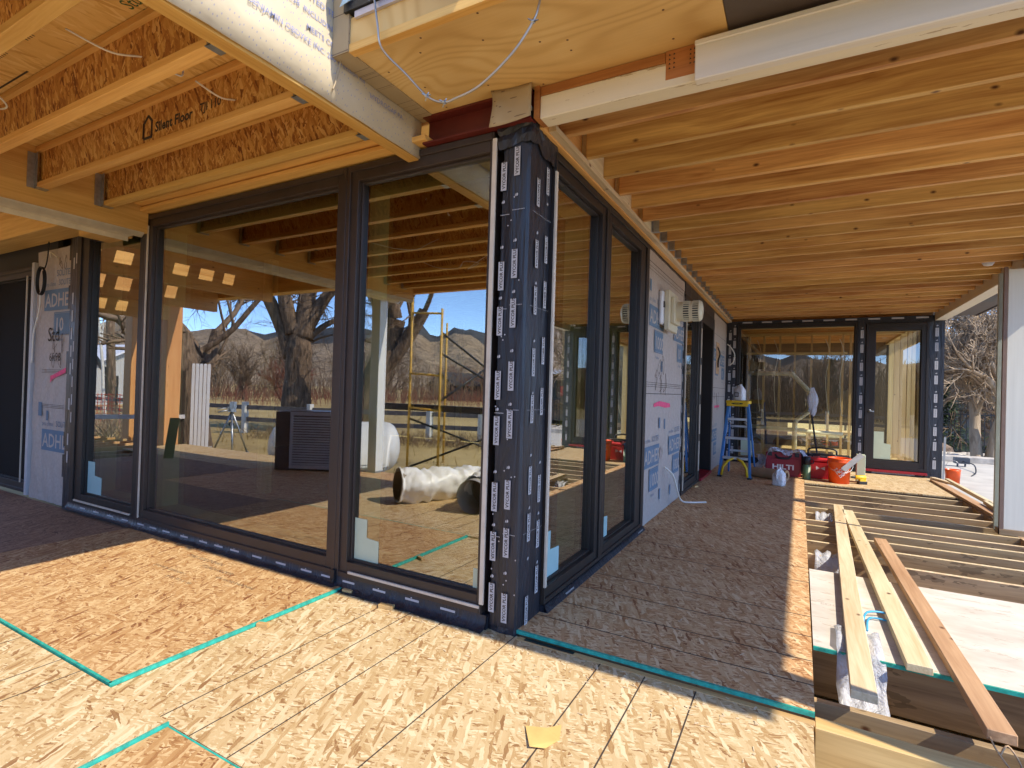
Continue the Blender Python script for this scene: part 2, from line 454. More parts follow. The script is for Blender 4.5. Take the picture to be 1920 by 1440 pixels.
# ------------------------------------------------------------------ mesh helpers
class MB:
    def __init__(s):
        s.v = []; s.f = []; s.mi = []; s.sm = []
    def add(s, vs, fs, mi=0, smooth=False):
        o = len(s.v)
        s.v += [tuple(p) for p in vs]
        for f in fs:
            s.f.append(tuple(o + i for i in f)); s.mi.append(mi); s.sm.append(smooth)
        return s
    def box(s, x0, x1, y0, y1, z0, z1, mi=0, top=None, sides=None):
        vs = [(x0, y0, z0), (x1, y0, z0), (x1, y1, z0), (x0, y1, z0), (x0, y0, z1), (x1, y0, z1), (x1, y1, z1), (x0, y1, z1)]
        fs = [(0, 3, 2, 1), (4, 5, 6, 7), (0, 1, 5, 4), (1, 2, 6, 5), (2, 3, 7, 6), (3, 0, 4, 7)]
        o = len(s.v); s.v += vs
        for i, f in enumerate(fs):
            s.f.append(tuple(o + j for j in f)); s.sm.append(False)
            m = mi
            if i == 1 and top is not None: m = top
            if i >= 2 and sides is not None: m = sides
            s.mi.append(m)
        return s
    def obox(s, c, dx, dy, dz, mat3=None, mi=0):
        """box centred at c, half sizes, rotated"""
        vs = []
        for z in (-dz, dz):
            for x, y in ((-dx, -dy), (dx, -dy), (dx, dy), (-dx, dy)):
                p = Vector((x, y, z))
                if mat3: p = mat3 @ p
                vs.append(Vector(c) + p)
        return s.add(vs, [(0, 3, 2, 1), (4, 5, 6, 7), (0, 1, 5, 4), (1, 2, 6, 5), (2, 3, 7, 6), (3, 0, 4, 7)], mi)
    def bar(s, a, b, w, h, mi=0, up=(0, 0, 1)):
        a = Vector(a); b = Vector(b); d = (b - a); L = d.length; d.normalize()
        upv = Vector(up)
        if abs(d.dot(upv)) > 0.98: upv = Vector((0, 1, 0))
        x = d.cross(upv).normalized(); z = x.cross(d)
        m = Matrix((x, d, z)).transposed()
        return s.obox((a + b) / 2, w / 2, L / 2, h / 2, m, mi)
    def quad(s, a, b, c, d, mi=0):
        return s.add([a, b, c, d], [(0, 1, 2, 3)], mi)
    def prism(s, pts, n0, n1, mi=0):
        """polygon pts (list of Vector) extruded from offset vector n0 to n1"""
        k = len(pts); n0 = Vector(n0); n1 = Vector(n1)
        vs = [Vector(p) + n0 for p in pts] + [Vector(p) + n1 for p in pts]
        fs = [tuple(range(k))[::-1], tuple(range(k, 2 * k))]
        fs += [(i, (i + 1) % k, k + (i + 1) % k, k + i) for i in range(k)]
        return s.add(vs, fs, mi)
    def tube(s, path, rad, n=8, mi=0, cap=True, smooth=True):
        P = [Vector(p) for p in path]
        rr = rad if isinstance(rad, (list, tuple)) else [rad] * len(P)
        vs = []; fs = []
        t0 = (P[1] - P[0]).normalized()
        ref = Vector((0, 0, 1)) if abs(t0.z) < 0.9 else Vector((1, 0, 0))
        x = t0.cross(ref).normalized()
        for i, p in enumerate(P):
            t = (P[min(i + 1, len(P) - 1)] - P[max(i - 1, 0)])
            t = t.normalized() if t.length > 1e-9 else t0
            x = (x - t * x.dot(t))
            x = x.normalized() if x.length > 1e-6 else t.orthogonal().normalized()
            y = t.cross(x)
            for k in range(n):
                a = 2 * PI * k / n
                vs.append(p + (x * math.cos(a) + y * math.sin(a)) * rr[i])
        for i in range(len(P) - 1):
            for k in range(n):
                fs.append((i * n + k, i * n + (k + 1) % n, (i + 1) * n + (k + 1) % n, (i + 1) * n + k))
        s.add(vs, fs, mi, smooth)
        if cap:
            o = len(s.v) - len(vs)
            for f in (tuple(o + k for k in range(n))[::-1], tuple(o + (len(P) - 1) * n + k for k in range(n))):
                s.f.append(f); s.mi.append(mi); s.sm.append(False)
        return s
    def lathe(s, prof, c, axis='z', n=20, mi=0, smooth=True):
        """prof: list of (radius, along axis)"""
        vs = []; fs = []
        c = Vector(c)
        for r, h in prof:
            for k in range(n):
                a = 2 * PI * k / n
                p = Vector((r * math.cos(a), r * math.sin(a), h))
                if axis == 'x': p = Vector((p.z, p.x, p.y))
                if axis == 'y': p = Vector((p.y, p.z, p.x))
                vs.append(c + p)
        for i in range(len(prof) - 1):
            for k in range(n):
                fs.append((i * n + k, i * n + (k + 1) % n, (i + 1) * n + (k + 1) % n, (i + 1) * n + k))
        return s.add(vs, fs, mi, smooth)
    def text(s, txt, size, o, xd, yd, mi=0, bold=0.0, align='LEFT', shear=0.0):
        vs, fs = text_geo(txt, bold, align, shear)
        o = Vector(o); xd = Vector(xd).normalized(); yd = Vector(yd).normalized()
        return s.add([o + xd * (p[0] * size) + yd * (p[1] * size) for p in vs], fs, mi)
    def build(s, name, mats, parent=None, loc=None, bevel=0.0, coll=True):
        me = bpy.data.meshes.new(name)
        if loc is not None:
            L = Vector(loc)
            vv = [tuple(Vector(p) - L) for p in s.v]
        else:
            vv = s.v
        me.from_pydata(vv, [], s.f)
        for m in (mats if isinstance(mats, (list, tuple)) else [mats]):
            me.materials.append(M[m] if isinstance(m, str) else m)
        me.polygons.foreach_set("material_index", s.mi)
        me.polygons.foreach_set("use_smooth", s.sm)
        me.update()
        o = bpy.data.objects.new(name, me)
        col.objects.link(o)
        if parent is not None: o.parent = parent
        if loc is not None: o.location = loc
        if bevel:
            b = o.modifiers.new("bevel", 'BEVEL'); b.width = bevel; b.segments = 1; b.limit_method = 'ANGLE'
        return o

_tc = {}
def text_geo(txt, bold=0.0, align='LEFT', shear=0.0):
    key = (txt, bold, align, shear)
    if key in _tc: return _tc[key]
    cu = bpy.data.curves.new("lettering", 'FONT')
    cu.body = txt; cu.offset = bold; cu.align_x = align; cu.shear = shear
    cu.resolution_u = 2
    ob = bpy.data.objects.new("lettering", cu)
    col.objects.link(ob)
    dg = bpy.context.evaluated_depsgraph_get()
    dg.update()
    me = bpy.data.meshes.new_from_object(ob.evaluated_get(dg))
    vs = [tuple(v.co[:2]) for v in me.vertices]
    fs = [tuple(p.vertices) for p in me.polygons]
    bpy.data.meshes.remove(me)
    bpy.data.objects.remove(ob)
    bpy.data.curves.remove(cu)
    _tc[key] = (vs, fs)
    return vs, fs

def tag(o, label=None, cat=None, group=None, kind=None):
    if label: o['label'] = label
    if cat: o['category'] = cat
    if group: o['group'] = group
    if kind: o['kind'] = kind
    return o
def thing(name, label, cat, loc=(0, 0, 0), rz=0.0, group=None):
    o = bpy.data.objects.new(name, None)
    o.empty_display_size = 0.1
    col.objects.link(o)
    o.location = loc; o.rotation_euler = (0, 0, rz)
    return tag(o, label, cat, group)
def solo(mb, name, mats, label, cat, group=None, kind=None, bevel=0.0):
    """a thing that is one mesh; its origin goes to the bottom centre"""
    xs = [p[0] for p in mb.v]; ys = [p[1] for p in mb.v]; zs = [p[2] for p in mb.v]
    loc = ((min(xs) + max(xs)) / 2, (min(ys) + max(ys)) / 2, min(zs))
    o = mb.build(name, mats, None, loc, bevel)
    return tag(o, label, cat, group, kind)
def sub(mb, name, mats, parent, bevel=0.0, label=None):
    """a part given in the world's axes; its parent is a thing without rotation"""
    o = mb.build(name, mats, parent, None, bevel)
    if label: o['label'] = label
    return o
def wpart(mb, name, mats, parent, bevel=0.0, label=None):
    L = Vector(parent.location)
    mb.v = [tuple(Vector(p) - L) for p in mb.v]
    return sub(mb, name, mats, parent, bevel, label)
def clone(o, parent=None):
    c = o.copy(); col.objects.link(c)
    if parent is not None: c.parent = parent
    for ch in list(o.children): clone(ch, c)
    return c
ORD = ["first", "second", "third", "fourth", "fifth", "sixth", "seventh", "eighth", "ninth", "tenth", "eleventh", "twelfth", "thirteenth",
       "fourteenth", "fifteenth", "sixteenth", "seventeenth", "eighteenth", "nineteenth", "twentieth", "twenty-first", "twenty-second",
       "twenty-third", "twenty-fourth", "twenty-fifth", "twenty-sixth"]
def spline(pts, n=6):
    P = [Vector(p) for p in pts]; out = []
    for i in range(len(P) - 1):
        p0 = P[max(i - 1, 0)]; p1 = P[i]; p2 = P[i + 1]; p3 = P[min(i + 2, len(P) - 1)]
        for k in range(n):
            t = k / n
            out.append(0.5 * ((2 * p1) + (p2 - p0) * t + (2 * p0 - 5 * p1 + 4 * p2 - p3) * t * t + (3 * p1 - p0 - 3 * p2 + p3) * t ** 3))
    out.append(P[-1]); return out

# ================================================================== SETTING: ground, patio, hills
def ground():
    mb = MB(); N = 64
    rs = [0, 4, 8, 14, 22, 34, 50, 75, 110, 160, 230, 340, 520, 800, 1300, 2200]
    h = lambda x, y, r: -0.47 + (0.10 * math.sin(x * 0.21 + 1) * math.cos(y * 0.17) if 14 < r < 300 else 0.0) - (0.25 if r > 60 else 0.0)
    vs = [(0, 0, -0.47)]
    for r in rs[1:]:
        for k in range(N):
            a = 2 * PI * k / N; x = r * math.cos(a); y = r * math.sin(a)
            vs.append((x, y, h(x, y, r)))
    fs = [(0, 1 + k, 1 + (k + 1) % N) for k in range(N)]
    for i in range(len(rs) - 2):
        for k in range(N):
            a = 1 + i * N; b = a + N
            fs.append((a + k, b + k, b + (k + 1) % N, a + (k + 1) % N))
    mb.add(vs, fs, 0, True)
    tag(mb.build("ground", 'grass'), "dry winter field of golden grass around the house", "ground", kind='structure')
ground()

def hills(name, mat, r0, r1, base, prof, label, nA=420, nR=14, seed=1):
    rr = random.Random(seed)
    ph = [(rr.uniform(0, 6.28), rr.uniform(0.6, 1.0)) for _ in range(8)]
    mb = MB(); vs = []; fs = []
    for i in range(nR):
        t = i / (nR - 1); r = r0 + (r1 - r0) * t
        for k in range(nA + 1):
            a = 2 * PI * k / nA
            e = prof(a) * (1 + 0.10 * sum(math.sin(a * f + p[0]) * p[1] for f, p in zip((7, 13, 19, 31, 47, 61, 83, 111), ph)) / 2)
            top = r1 * math.tan(R(max(e, 0.05)))
            z = base + top * (t * t * (3 - 2 * t)) * (1 + 0.16 * math.sin(a * 43 + 1.3 * math.sin(i * .9)) * math.sin(a * 17 + i * .4) * (1.1 - t) + rr.uniform(-.03, .03))
            vs.append((r * math.sin(a), r * math.cos(a), z))
    W = nA + 1
    for i in range(nR - 1):
        for k in range(nA):
            fs.append((i * W + k, i * W + k + 1, (i + 1) * W + k + 1, (i + 1) * W + k))
    mb.add(vs, fs, 0, True)
    tag(mb.build(name, mat), label, "hills", kind='structure')
def lobe(a, c, w):
    d = (math.degrees(a) - c + 180) % 360 - 180
    return math.exp(-(d / w) ** 2)
# azimuth measured from +y towards +x; south is 180, south-west 225
hills("hills", 'hill', 240, 900, -3.0, lambda a: 0.9 + 3.7 * lobe(a, 246, 24) + 3.3 * lobe(a, 214, 18) + 2.9 * lobe(a, 175, 24), "tan scrub covered foothills beyond the field", seed=3)
hills("far_ridge", 'ridge', 1500, 2600, -8.0, lambda a: 0.6 + 5.0 * lobe(a, 219, 15) + 4.4 * lobe(a, 190, 20) + 3.6 * lobe(a, 246, 18), "dark blue mountain ridge behind the foothills", seed=9)

mb = MB(); mb.box(3.36, 30, -6, 15.5, -0.45, -0.17)
tag(mb.build("patio", 'concrete'), "pale concrete patio beside the open joists", "patio", kind='structure')
mb = MB(); mb.box(1.2, 3.36, -1.2, 8.3, -0.72, -0.50)
tag(mb.build("crawl_space_soil", 'dirt'), "dark soil under the open deck joists", "soil", kind='structure')

# ================================================================== DECK
def sheet(x0, x1, y0, y1, zb, zt, mat, label, teal="", lines=(), liney=(), marks=None, lip=0.010):
    mb = MB(); mb.box(x0, x1, y0, y1, zb, zt, 0)
    e = 0.0006
    if 'S' in teal: mb.box(x0, x1, y0 - 0.0015, y0, zb, zt, 1); mb.quad((x0, y0, zt + e), (x1, y0, zt + e), (x1, y0 + lip, zt + e), (x0, y0 + lip, zt + e), 1)
    if 'E' in teal: mb.box(x1, x1 + 0.0015, y0, y1, zb, zt, 1); mb.quad((x1 - lip, y0, zt + e), (x1, y0, zt + e), (x1, y1, zt + e), (x1 - lip, y1, zt + e), 1)
    if 'W' in teal: mb.box(x0 - 0.0015, x0, y0, y1, zb, zt, 1); mb.quad((x0, y0, zt + e), (x0 + lip, y0, zt + e), (x0 + lip, y1, zt + e), (x0, y1, zt + e), 1)
    for x in lines: mb.quad((x - 0.003, y0, zt + e), (x + 0.003, y0, zt + e), (x + 0.003, y1, zt + e), (x - 0.003, y1, zt + e), 2)
    for y in liney: mb.quad((x0, y - 0.0038, zt + e), (x1, y - 0.0038, zt + e), (x1, y + 0.0038, zt + e), (x0, y + 0.0038, zt + e), 2)
    rq = random.Random(int(abs(x0 * 71 + y0 * 37) * 10))
    def nail(x, y):
        r = rq.uniform(.0022, .0034); mb.add([(x + r * math.cos(q * PI / 3), y + r * math.sin(q * PI / 3), zt + e * 1.3) for q in range(6)], [tuple(range(6))], 2)
    for x in lines:
        y = y0 + .03
        while y < y1: nail(x + rq.uniform(-.012, .012), y + rq.uniform(-.02, .02)); y += rq.uniform(.13, .2)
    for y in liney:
        x = x0 + .03
        while x < x1: nail(x + rq.uniform(-.02, .02), y + rq.uniform(-.012, .012)); x += rq.uniform(.13, .2)
    if marks: marks(mb, zt + e)
    return solo(mb, "osb_sheet", [mat, 'teal', 'line', 'ink'], label, "osb sheet", "strand board sheets of the deck floor")
def stamp_red(mb, z):
    o = Vector((-1.62, -0.33, z)); xd = Vector((-0.55, -0.83, 0)).normalized(); xd = Vector((1, 0, 0)); yd = Vector((0, 1, 0))
    for i, (t, s) in enumerate((("THIS SIDE DOWN", .05), ("STURD-I-FLOOR", .046), ("APA  RATED SHEATHING", .034), ("23/32 INCH  EXPOSURE 1", .032), ("24 OC  PS 2-10  000", .032))):
        mb.text(t, s, Vector((-2.55 + 0.28 * (i % 3), -0.22 - 0.075 * i, z)), xd, yd, 3)
sheet(-3.64, -1.2, -1.3, -0.04, 0.001, 0.019, 'osb_red', "reddish strand board sheet with teal edges laid over the deck by the middle window", "SE", marks=stamp_red)
sheet(-1.197, 1.34, -1.305, -0.001, -0.018, 0.0, 'osb', "sunlit strand board with long dark guide lines in front of the corner post", "", (-0.83, -0.63, -0.41, 0.0, 0.47, 0.68, 0.90))
sheet(-3.2, -0.752, -2.53, -1.308, -0.006, 0.012, 'osb', "strand board sheet with a raised teal edge at the bottom left of the photo", "E", (-1.6, -1.42, -2.0, -2.4), lip=0.006)
def stampC(mb, z):
    mb.text("APA RATED", .04, (-0.55, -1.47, z), (0.9, -0.4, 0), (0.4, 0.9, 0), 3)
    mb.quad((-0.746, -1.309, z), (-0.746, -1.316, z), (0.1, -1.316, z), (0.1, -1.309, z), 1)
sheet(-0.748, 1.34, -2.53, -1.308, -0.019, -0.001, 'osb_red', "browner strand board at the bottom edge behind the raised teal edge", "", marks=stampC)
sheet(-0.748, 1.34, -3.42, -2.533, -0.018, 0.0, 'osb', "strand board at the far south edge of the deck")
sheet(-3.2, -0.752, -3.42, -2.533, -0.018, 0.0, 'osb_shade', "strand board under the white flexible duct", "", (-2.4, -1.6))
sheet(-5.78, -3.203, -3.42, -1.25, -0.018, 0.0, 'osb_shade', "shaded strand board by the white column reflected in the glass", "E")
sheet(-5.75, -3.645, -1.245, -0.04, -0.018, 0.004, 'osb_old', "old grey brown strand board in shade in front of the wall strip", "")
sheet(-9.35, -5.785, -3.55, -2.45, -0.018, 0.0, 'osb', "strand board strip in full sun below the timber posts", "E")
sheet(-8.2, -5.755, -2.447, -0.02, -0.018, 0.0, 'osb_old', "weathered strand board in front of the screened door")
mb = MB()
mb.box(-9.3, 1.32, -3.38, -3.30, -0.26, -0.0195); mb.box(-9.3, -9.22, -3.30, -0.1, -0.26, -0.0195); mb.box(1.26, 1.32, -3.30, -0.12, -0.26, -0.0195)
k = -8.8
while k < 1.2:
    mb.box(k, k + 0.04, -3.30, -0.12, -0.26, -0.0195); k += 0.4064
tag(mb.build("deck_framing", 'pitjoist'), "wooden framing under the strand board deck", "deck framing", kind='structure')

# upper deck on the right wing
U = 0.030
sheet(0.0, 1.345, 0.002, 1.36, 0.012, U, 'osb_shade', "shaded strand board with teal front edge to the right of the corner post", "S", (), (0.23, 0.47, 0.76, 1.05))
sheet(0.0, 1.345, 1.364, 2.58, 0.012, U, 'osb_shade', "shaded strand board beside the second window of the right wing", "", (), (1.68, 2.02))
sheet(0.0, 1.345, 2.584, 4.96, 0.012, U, 'osb_shade', "long shaded strand board beside the grey wall", "", (), (3.69,))
sheet(0.0, 1.345, 4.966, 6.62, 0.012, U, 'osb_shade', "strand board under the stepladder", "", (), ())
sheet(0.0, 1.345, 6.624, 8.36, 0.012, U, 'osb_shade', "strand board in the far corner under the tool case")
sheet(1.349, 3.15, 6.45, 8.36, 0.012, U, 'osb', "sunlit strand board below the far glazed door", "", (), (7.6,))
mb = MB(); mb.box(0.02, 1.345, -0.035, 0.0, -0.02, 0.0025); mb.box(0.06, 0.33, -0.028, -0.002, 0.0025, 0.006, 1)
solo(mb, "deck_ledger", ['rim', 'black'], "lumber strip under the teal front edge right of the corner post", "lumber", bevel=0.002)
mb = MB(); mb.box(0.0, 1.3, 0.03, 8.3, -0.26, 0.0115)
tag(mb.build("walkway_framing", 'pitjoist'), "framing hidden under the right walkway", "deck framing", kind='structure')
mb = MB(); mb.box(1.349, 3.1, 6.5, 8.3, -0.26, 0.0115)
tag(mb.build("platform_framing", 'pitjoist'), "framing hidden under the far platform", "deck framing", kind='structure')

# wood off-cuts lying on the deck
for (x, y, z, rz, L, w, lab) in ((-0.79, -0.10, 0, 12, .045, .018, "tan wood offcut on the deck in front of the right window"), (-1.165, -0.62, 0, 20, .032, .012, "small wood offcut beside the teal edge halfway along"),
                               (-1.14, -0.055, 0, 5, .035, .014, "small wood offcut at the window end of the teal edge"), (0.055, 5.0, U, 70, .04, .02, "wood scrap on the shaded walkway near the wall")):
    mb = MB(); m3 = Matrix.Rotation(R(rz), 3, 'Z'); mb.obox((x, y, z + 0.0105), L, w, 0.010, m3)
    solo(mb, "wood_block", 'rim', lab, "wood block", bevel=0.0015)
# scrap of tan paper lying on the deck
mb = MB()
pp = [(0.38, -0.63), (0.45, -0.735), (0.50, -0.71), (0.525, -0.64), (0.50, -0.565), (0.455, -0.60)]
pts = [Vector((x, y, 0.004 + 0.008 * math.sin(i * 1.9) ** 2)) for i, (x, y) in enumerate(pp)]
mb.prism(pts, (0, 0, 0), (0, 0, 0.0012))
solo(mb, "paper_scrap", plain("tan_card", (0.66, 0.44, 0.15), 0.7), "torn scrap of tan card on the deck crossing a dark line", "card scrap")

# loose chips and sawdust on the deck
rr = random.Random(12); mb = MB()
for i in range(260):
    if rr.random() < .6: x, y, z = rr.uniform(-1.15, 1.3), -.02 - abs(rr.gauss(0, .22)), .0012
    else: x, y, z = rr.uniform(.03, 1.3), rr.uniform(.05, 6.0), U + .0012
    if y < -1.3: continue
    L = rr.uniform(.003, .016); w = rr.uniform(.001, .005); a = rr.uniform(0, 6.28); m3 = Matrix.Rotation(a, 3, 'Z') @ Matrix.Rotation(rr.uniform(-.2, .2), 3, 'Y')
    mb.obox((x, y, z + .001), L, w, .0007, m3)
tag(mb.build("sawdust_chips", 'dimy'), "loose sawdust and wood chips scattered on the deck", "wood chips", kind='stuff')

# ================================================================== PIT of open joists
PJ = [2.03, 2.53, 2.98, 3.30, 3.64, 3.90, 4.28, 4.62, 5.00, 5.40, 5.85, 6.28]
names = ["under the far edge of the pale sheet", "just beyond the pale sheet", "second beyond the pale sheet", "third beyond the pale sheet", "below the far half of the boards",
         "near the foot of the white post", "just beyond the white post", "at the far ends of the two pale boards", "past the far ends of the boards", "third from the far platform", "second from the far platform", "next to the far platform"]
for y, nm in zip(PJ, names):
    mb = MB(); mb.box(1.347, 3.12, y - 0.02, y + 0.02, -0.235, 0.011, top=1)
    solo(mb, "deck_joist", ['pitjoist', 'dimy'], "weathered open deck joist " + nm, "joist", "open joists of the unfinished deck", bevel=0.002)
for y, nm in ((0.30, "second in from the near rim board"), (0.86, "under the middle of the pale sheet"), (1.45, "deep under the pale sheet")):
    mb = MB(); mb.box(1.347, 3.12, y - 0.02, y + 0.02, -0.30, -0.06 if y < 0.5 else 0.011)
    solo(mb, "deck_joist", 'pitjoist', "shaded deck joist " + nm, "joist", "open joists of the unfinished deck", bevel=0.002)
mb = MB(); mb.box(1.345, 3.3, -0.045, 0.04, -0.30, 0.0)
solo(mb, "rim_board", 'rim', "pale rim board closing the near end of the open joists", "rim board", bevel=0.003)
mb = MB(); mb.box(1.30, 1.344, 0.06, 6.4, -0.26, 0.0)
solo(mb, "edge_joist", 'pitjoist', "joist under the right edge of the walkway", "joist", bevel=0.002)
mb = MB(); mb.box(3.12, 3.17, -0.04, 4.35, -0.26, 0.012); mb.box(3.12, 3.17, 4.5, 8.4, -0.26, 0.012)
solo(mb, "outer_rim", 'pitjoist', "outer rim joist along the patio side of the deck", "rim joist", bevel=0.002)
# white weathered sheet with teal front edge
def pale(mb, z):
    mb.text("WEYERHAEUSER", .045, (2.35, 1.35, z), (0.94, -0.1, 0), (0.1, 0.94, 0), 3)
    mb.text("EDGE", .05, (1.40, 1.30, z), (1, 0, 0), (0, 1, 0), 3)
mb = MB(); mb.box(1.352, 3.10, 0.65, 2.02, 0.012, 0.030)
mb.box(1.352, 3.10, 0.6475, 0.65, 0.012, 0.030, 1)
mb.quad((1.352, .65, .0306), (3.1, .65, .0306), (3.1, .658, .0306), (1.352, .658, .0306), 1)
pale(mb, 0.0306)
solo(mb, "pale_sheet", ['pale_sheet', 'teal', 'line', plain("faded_ink", (0.45, 0.40, 0.34), 0.8)], "whitish weathered panel with teal front edge lying over the open joists", "panel")
# boards across the joists
def board(a, b, w, t, mat, lab, z0=0.032, z1=None):
    mb = MB(); A = Vector((a[0], a[1], z0 + t / 2)); B = Vector((b[0], b[1], (z1 if z1 is not None else z0) + t / 2))
    mb.bar(A, B, w, t)
    return solo(mb, "loose_board", mat, lab, "board", "loose boards across the open joists", bevel=0.0025)
board((1.525, 0.20), (1.675, 4.68), 0.095, 0.036, 'dimy', "pale loose board nearest the walkway, reaching into the plastic film")
board((1.775, 0.61), (1.745, 4.40), 0.10, 0.036, 'dimy', "pale loose board between the other two, ending at the teal edge")
board((1.945, 0.155), (1.905, 3.17), 0.088, 0.040, 'dimred', "tan loose plank at the right with a cord at its near end")
mb = MB()
mb.tube(spline([(1.91, .165, .05), (1.92, .13, .02), (1.96, .10, -.03), (1.99, .12, -.02), (1.96, .15, .03), (1.93, .12, .0)], 5), 0.0035, 6)
solo(mb, "cord", 'dimred', "frayed tan cord looped at the end of the tan plank", "cord")
# plastic film draped over the near board and the sheet's edge
def drape(x0, x1, ys, zs, nm, lab, mat, seed=1):
    rr = random.Random(seed); mb = MB(); nx = 10; vs = []; fs = []
    for j, (y, z) in enumerate(zip(ys, zs)):
        for i in range(nx + 1):
            t = i / nx
            vs.append((x0 + (x1 - x0) * t + rr.uniform(-.004, .004), y + rr.uniform(-.006, .006), z + 0.012 * math.sin(t * 15 + j) + rr.uniform(-.003, .003)))
    W = nx + 1
    for j in range(len(ys) - 1):
        for i in range(nx): fs.append((j * W + i, j * W + i + 1, (j + 1) * W + i + 1, (j + 1) * W + i))
    mb.add(vs, fs, 0, True)
    o = solo(mb, nm, mat, lab, "plastic film")
    so = o.modifiers.new("thickness", 'SOLIDIFY'); so.thickness = 0.001
    return o
drape(1.455, 1.655, [0.95, 0.82, 0.70, 0.645, 0.63, 0.61, 0.55, 0.46, 0.36, 0.27], [.045, .047, .045, .03, -.04, -.10, -.14, -.16, -.19, -.22], "plastic_film", "clear crumpled plastic film hanging off the pale panel under the near board", 'film', 4)
drape(1.40, 1.58, [2.62, 2.54, 2.48, 2.45, 2.44, 2.44], [.02, .022, .005, -.05, -.10, -.15], "plastic_film", "grey plastic film draped over a joist at the edge of the walkway", 'film', 7)
drape(1.44, 1.60, [4.34, 4.28, 4.22, 4.17, 4.15, 4.14], [.018, .022, .01, -.04, -.09, -.14], "plastic_film", "small crumpled film near the far end of the boards", 'film', 9)
mb = MB()
mb.tube(spline([(1.60, 1.10, .04), (1.63, 1.22, .06), (1.72, 1.28, .055), (1.82, 1.22, .05), (1.75, 1.20, .04), (1.64, 1.18, .045), (1.61, 1.0, .035)], 6), 0.006, 6)
solo(mb, "blue_strap", plain("blue_tape", (0.06, 0.35, 0.62), 0.4), "blue tape loop lying on the pale panel between two boards", "tape")
# boards along the outer rim by the patio
for (a, b, w, t, mat, lab, z) in (((3.20, 4.75), (3.13, 8.0), .10, .03, 'dimred', "flat board laid along the outer rim beyond the white post", .03), ((3.30, 4.9), (3.27, 7.9), .05, .045, 'dimy', "narrow yellowish board on edge along the patio side", .06),
                                ((3.24, 5.3), (3.26, 5.9), .06, .045, 'dimy', "short wood block between the rim boards", .06), ((3.12, 8.05), (3.30, 7.4), .07, .03, 'dimy', "short board propped at the far door corner", .06)):
    board(a, b, w, t, mat, lab, z)

# ================================================================== LEFT CANOPY (engineered I-joists)
ZL = 2.60
def tji(y, x0, x1, lab, mark=None, z=2.62):
    t = thing("engineered_joist", lab, "joist", ((x0 + x1) / 2, y, z), 0, "engineered I-joists of the left canopy")
    m = MB(); m.box(x0, x1, y - 0.005, y + 0.005, z + 0.037, z + 0.263); mark and mark(m, y); o = wpart(m, "web", ['osb_web', 'line'], t)
    for nm, a, b in (("bottom_flange", 0, 0.037), ("top_flange", 0.263, 0.30)):
        m = MB(); m.box(x0, x1, y - 0.03, y + 0.03, z + a, z + b); wpart(m, nm, 'lvlx', t, 0.002)
    for xa, d in ((x1 - 0.002, -1), (x0 + 0.002, 1)):
        m = MB()
        m.box(min(xa, xa + d * .06), max(xa, xa + d * .06), y - 0.034, y + 0.034, z - 0.004, z - 0.001)
        m.box(min(xa, xa + d * .045), max(xa, xa + d * .045), y - 0.034, y - 0.0315, z - 0.004, z + 0.25)
        m.box(min(xa, xa + d * .045), max(xa, xa + d * .045), y + 0.0315, y + 0.034, z - 0.004, z + 0.25)
        m.box(min(xa, xa + d * .003), max(xa, xa + d * .003), y - 0.075, y - 0.034, z - 0.002, z + 0.25)
        wpart(m, "joist_hanger", 'steel', t)
    return t
def silent(m, y):
    yy = y - 0.0058; z = 2.70
    m.text("Silent Floor", 0.080, (-2.08, yy, z + .02), (1, 0, 0), (0, 0, 1), 1, 0.032)
    m.text("TJI 110", 0.066, (-1.64, yy, z + .035), (1, 0, 0), (0, 0, 1), 1, 0.025)
    # house mark of the joist stamp
    for a, b in (((-2.20, 2.70), (-2.20, 2.79)), ((-2.20, 2.79), (-2.155, 2.83)), ((-2.155, 2.83), (-2.11, 2.79)), ((-2.11, 2.79), (-2.11, 2.70)), ((-2.11, 2.70), (-2.20, 2.70))):
        m.bar((a[0], yy, a[1]), (b[0], yy, b[1]), 0.004, 0.014, 1)
YS = [-0.35, -0.76, -1.17, -1.58, -1.99, -2.40, -2.81, -3.15]
labs = ["I-joist with strand web closest to the window head", "I-joist stamped with a house mark, second from the windows", "I-joist with dark mud lump on its flange, third from the windows", "I-joist with a dangling cable, fourth from the windows",
        "I-joist fifth from the windows, near the top left corner", "I-joist sixth from the windows", "I-joist seventh from the windows", "I-joist next to the south beam of the left canopy"]
for i, y in enumerate(YS): tji(y, -3.60, -0.80, labs[i], silent if i == 1 else None)
# roof sheathing over it
mb = MB(); mb.box(-3.62, -0.80, -3.35, 0.05, 2.925, 2.945)
z = 2.9242
def und(mb, t, s, x, y, mi=1):   # lettering on the underside, read from below
    mb.text(t, s, (x, y, z), (1, 0, 0), (0, -1, 0), mi, 0.006)
und(mb, "WARNING", .07, -1.28, -1.30, 2); und(mb, "Sturd-I-Wall", .08, -1.40, -1.22, 2); und(mb, "Structural I", .07, -1.36, -1.15, 2)
und(mb, "||  ||||| APA ||||", .09, -2.55, -1.36, 1); und(mb, "APA RATED SHEATHING", .05, -1.95, -0.93, 1); und(mb, "|| ||||", .09, -2.9, -0.92, 1); und(mb, "23/32", .06, -1.35, -0.50, 1)
und(mb, "APA  24 OC", .05, -2.3, -0.90, 2); und(mb, "||| ||||| |", .08, -2.35, -1.80, 1); und(mb, "APA", .07, -1.75, -0.52, 1)
mb.quad((-2.9, -1.22, z), (-2.45, -1.22, z), (-2.45, -1.23, z), (-2.9, -1.23, z), 1)
solo(mb, "roof_sheathing", ['osb_roof', 'line', plain("green_print", (0.03, 0.10, 0.04), 0.8)], "yellow strand board roof deck above the I-joists with printed stamps", "roof deck")
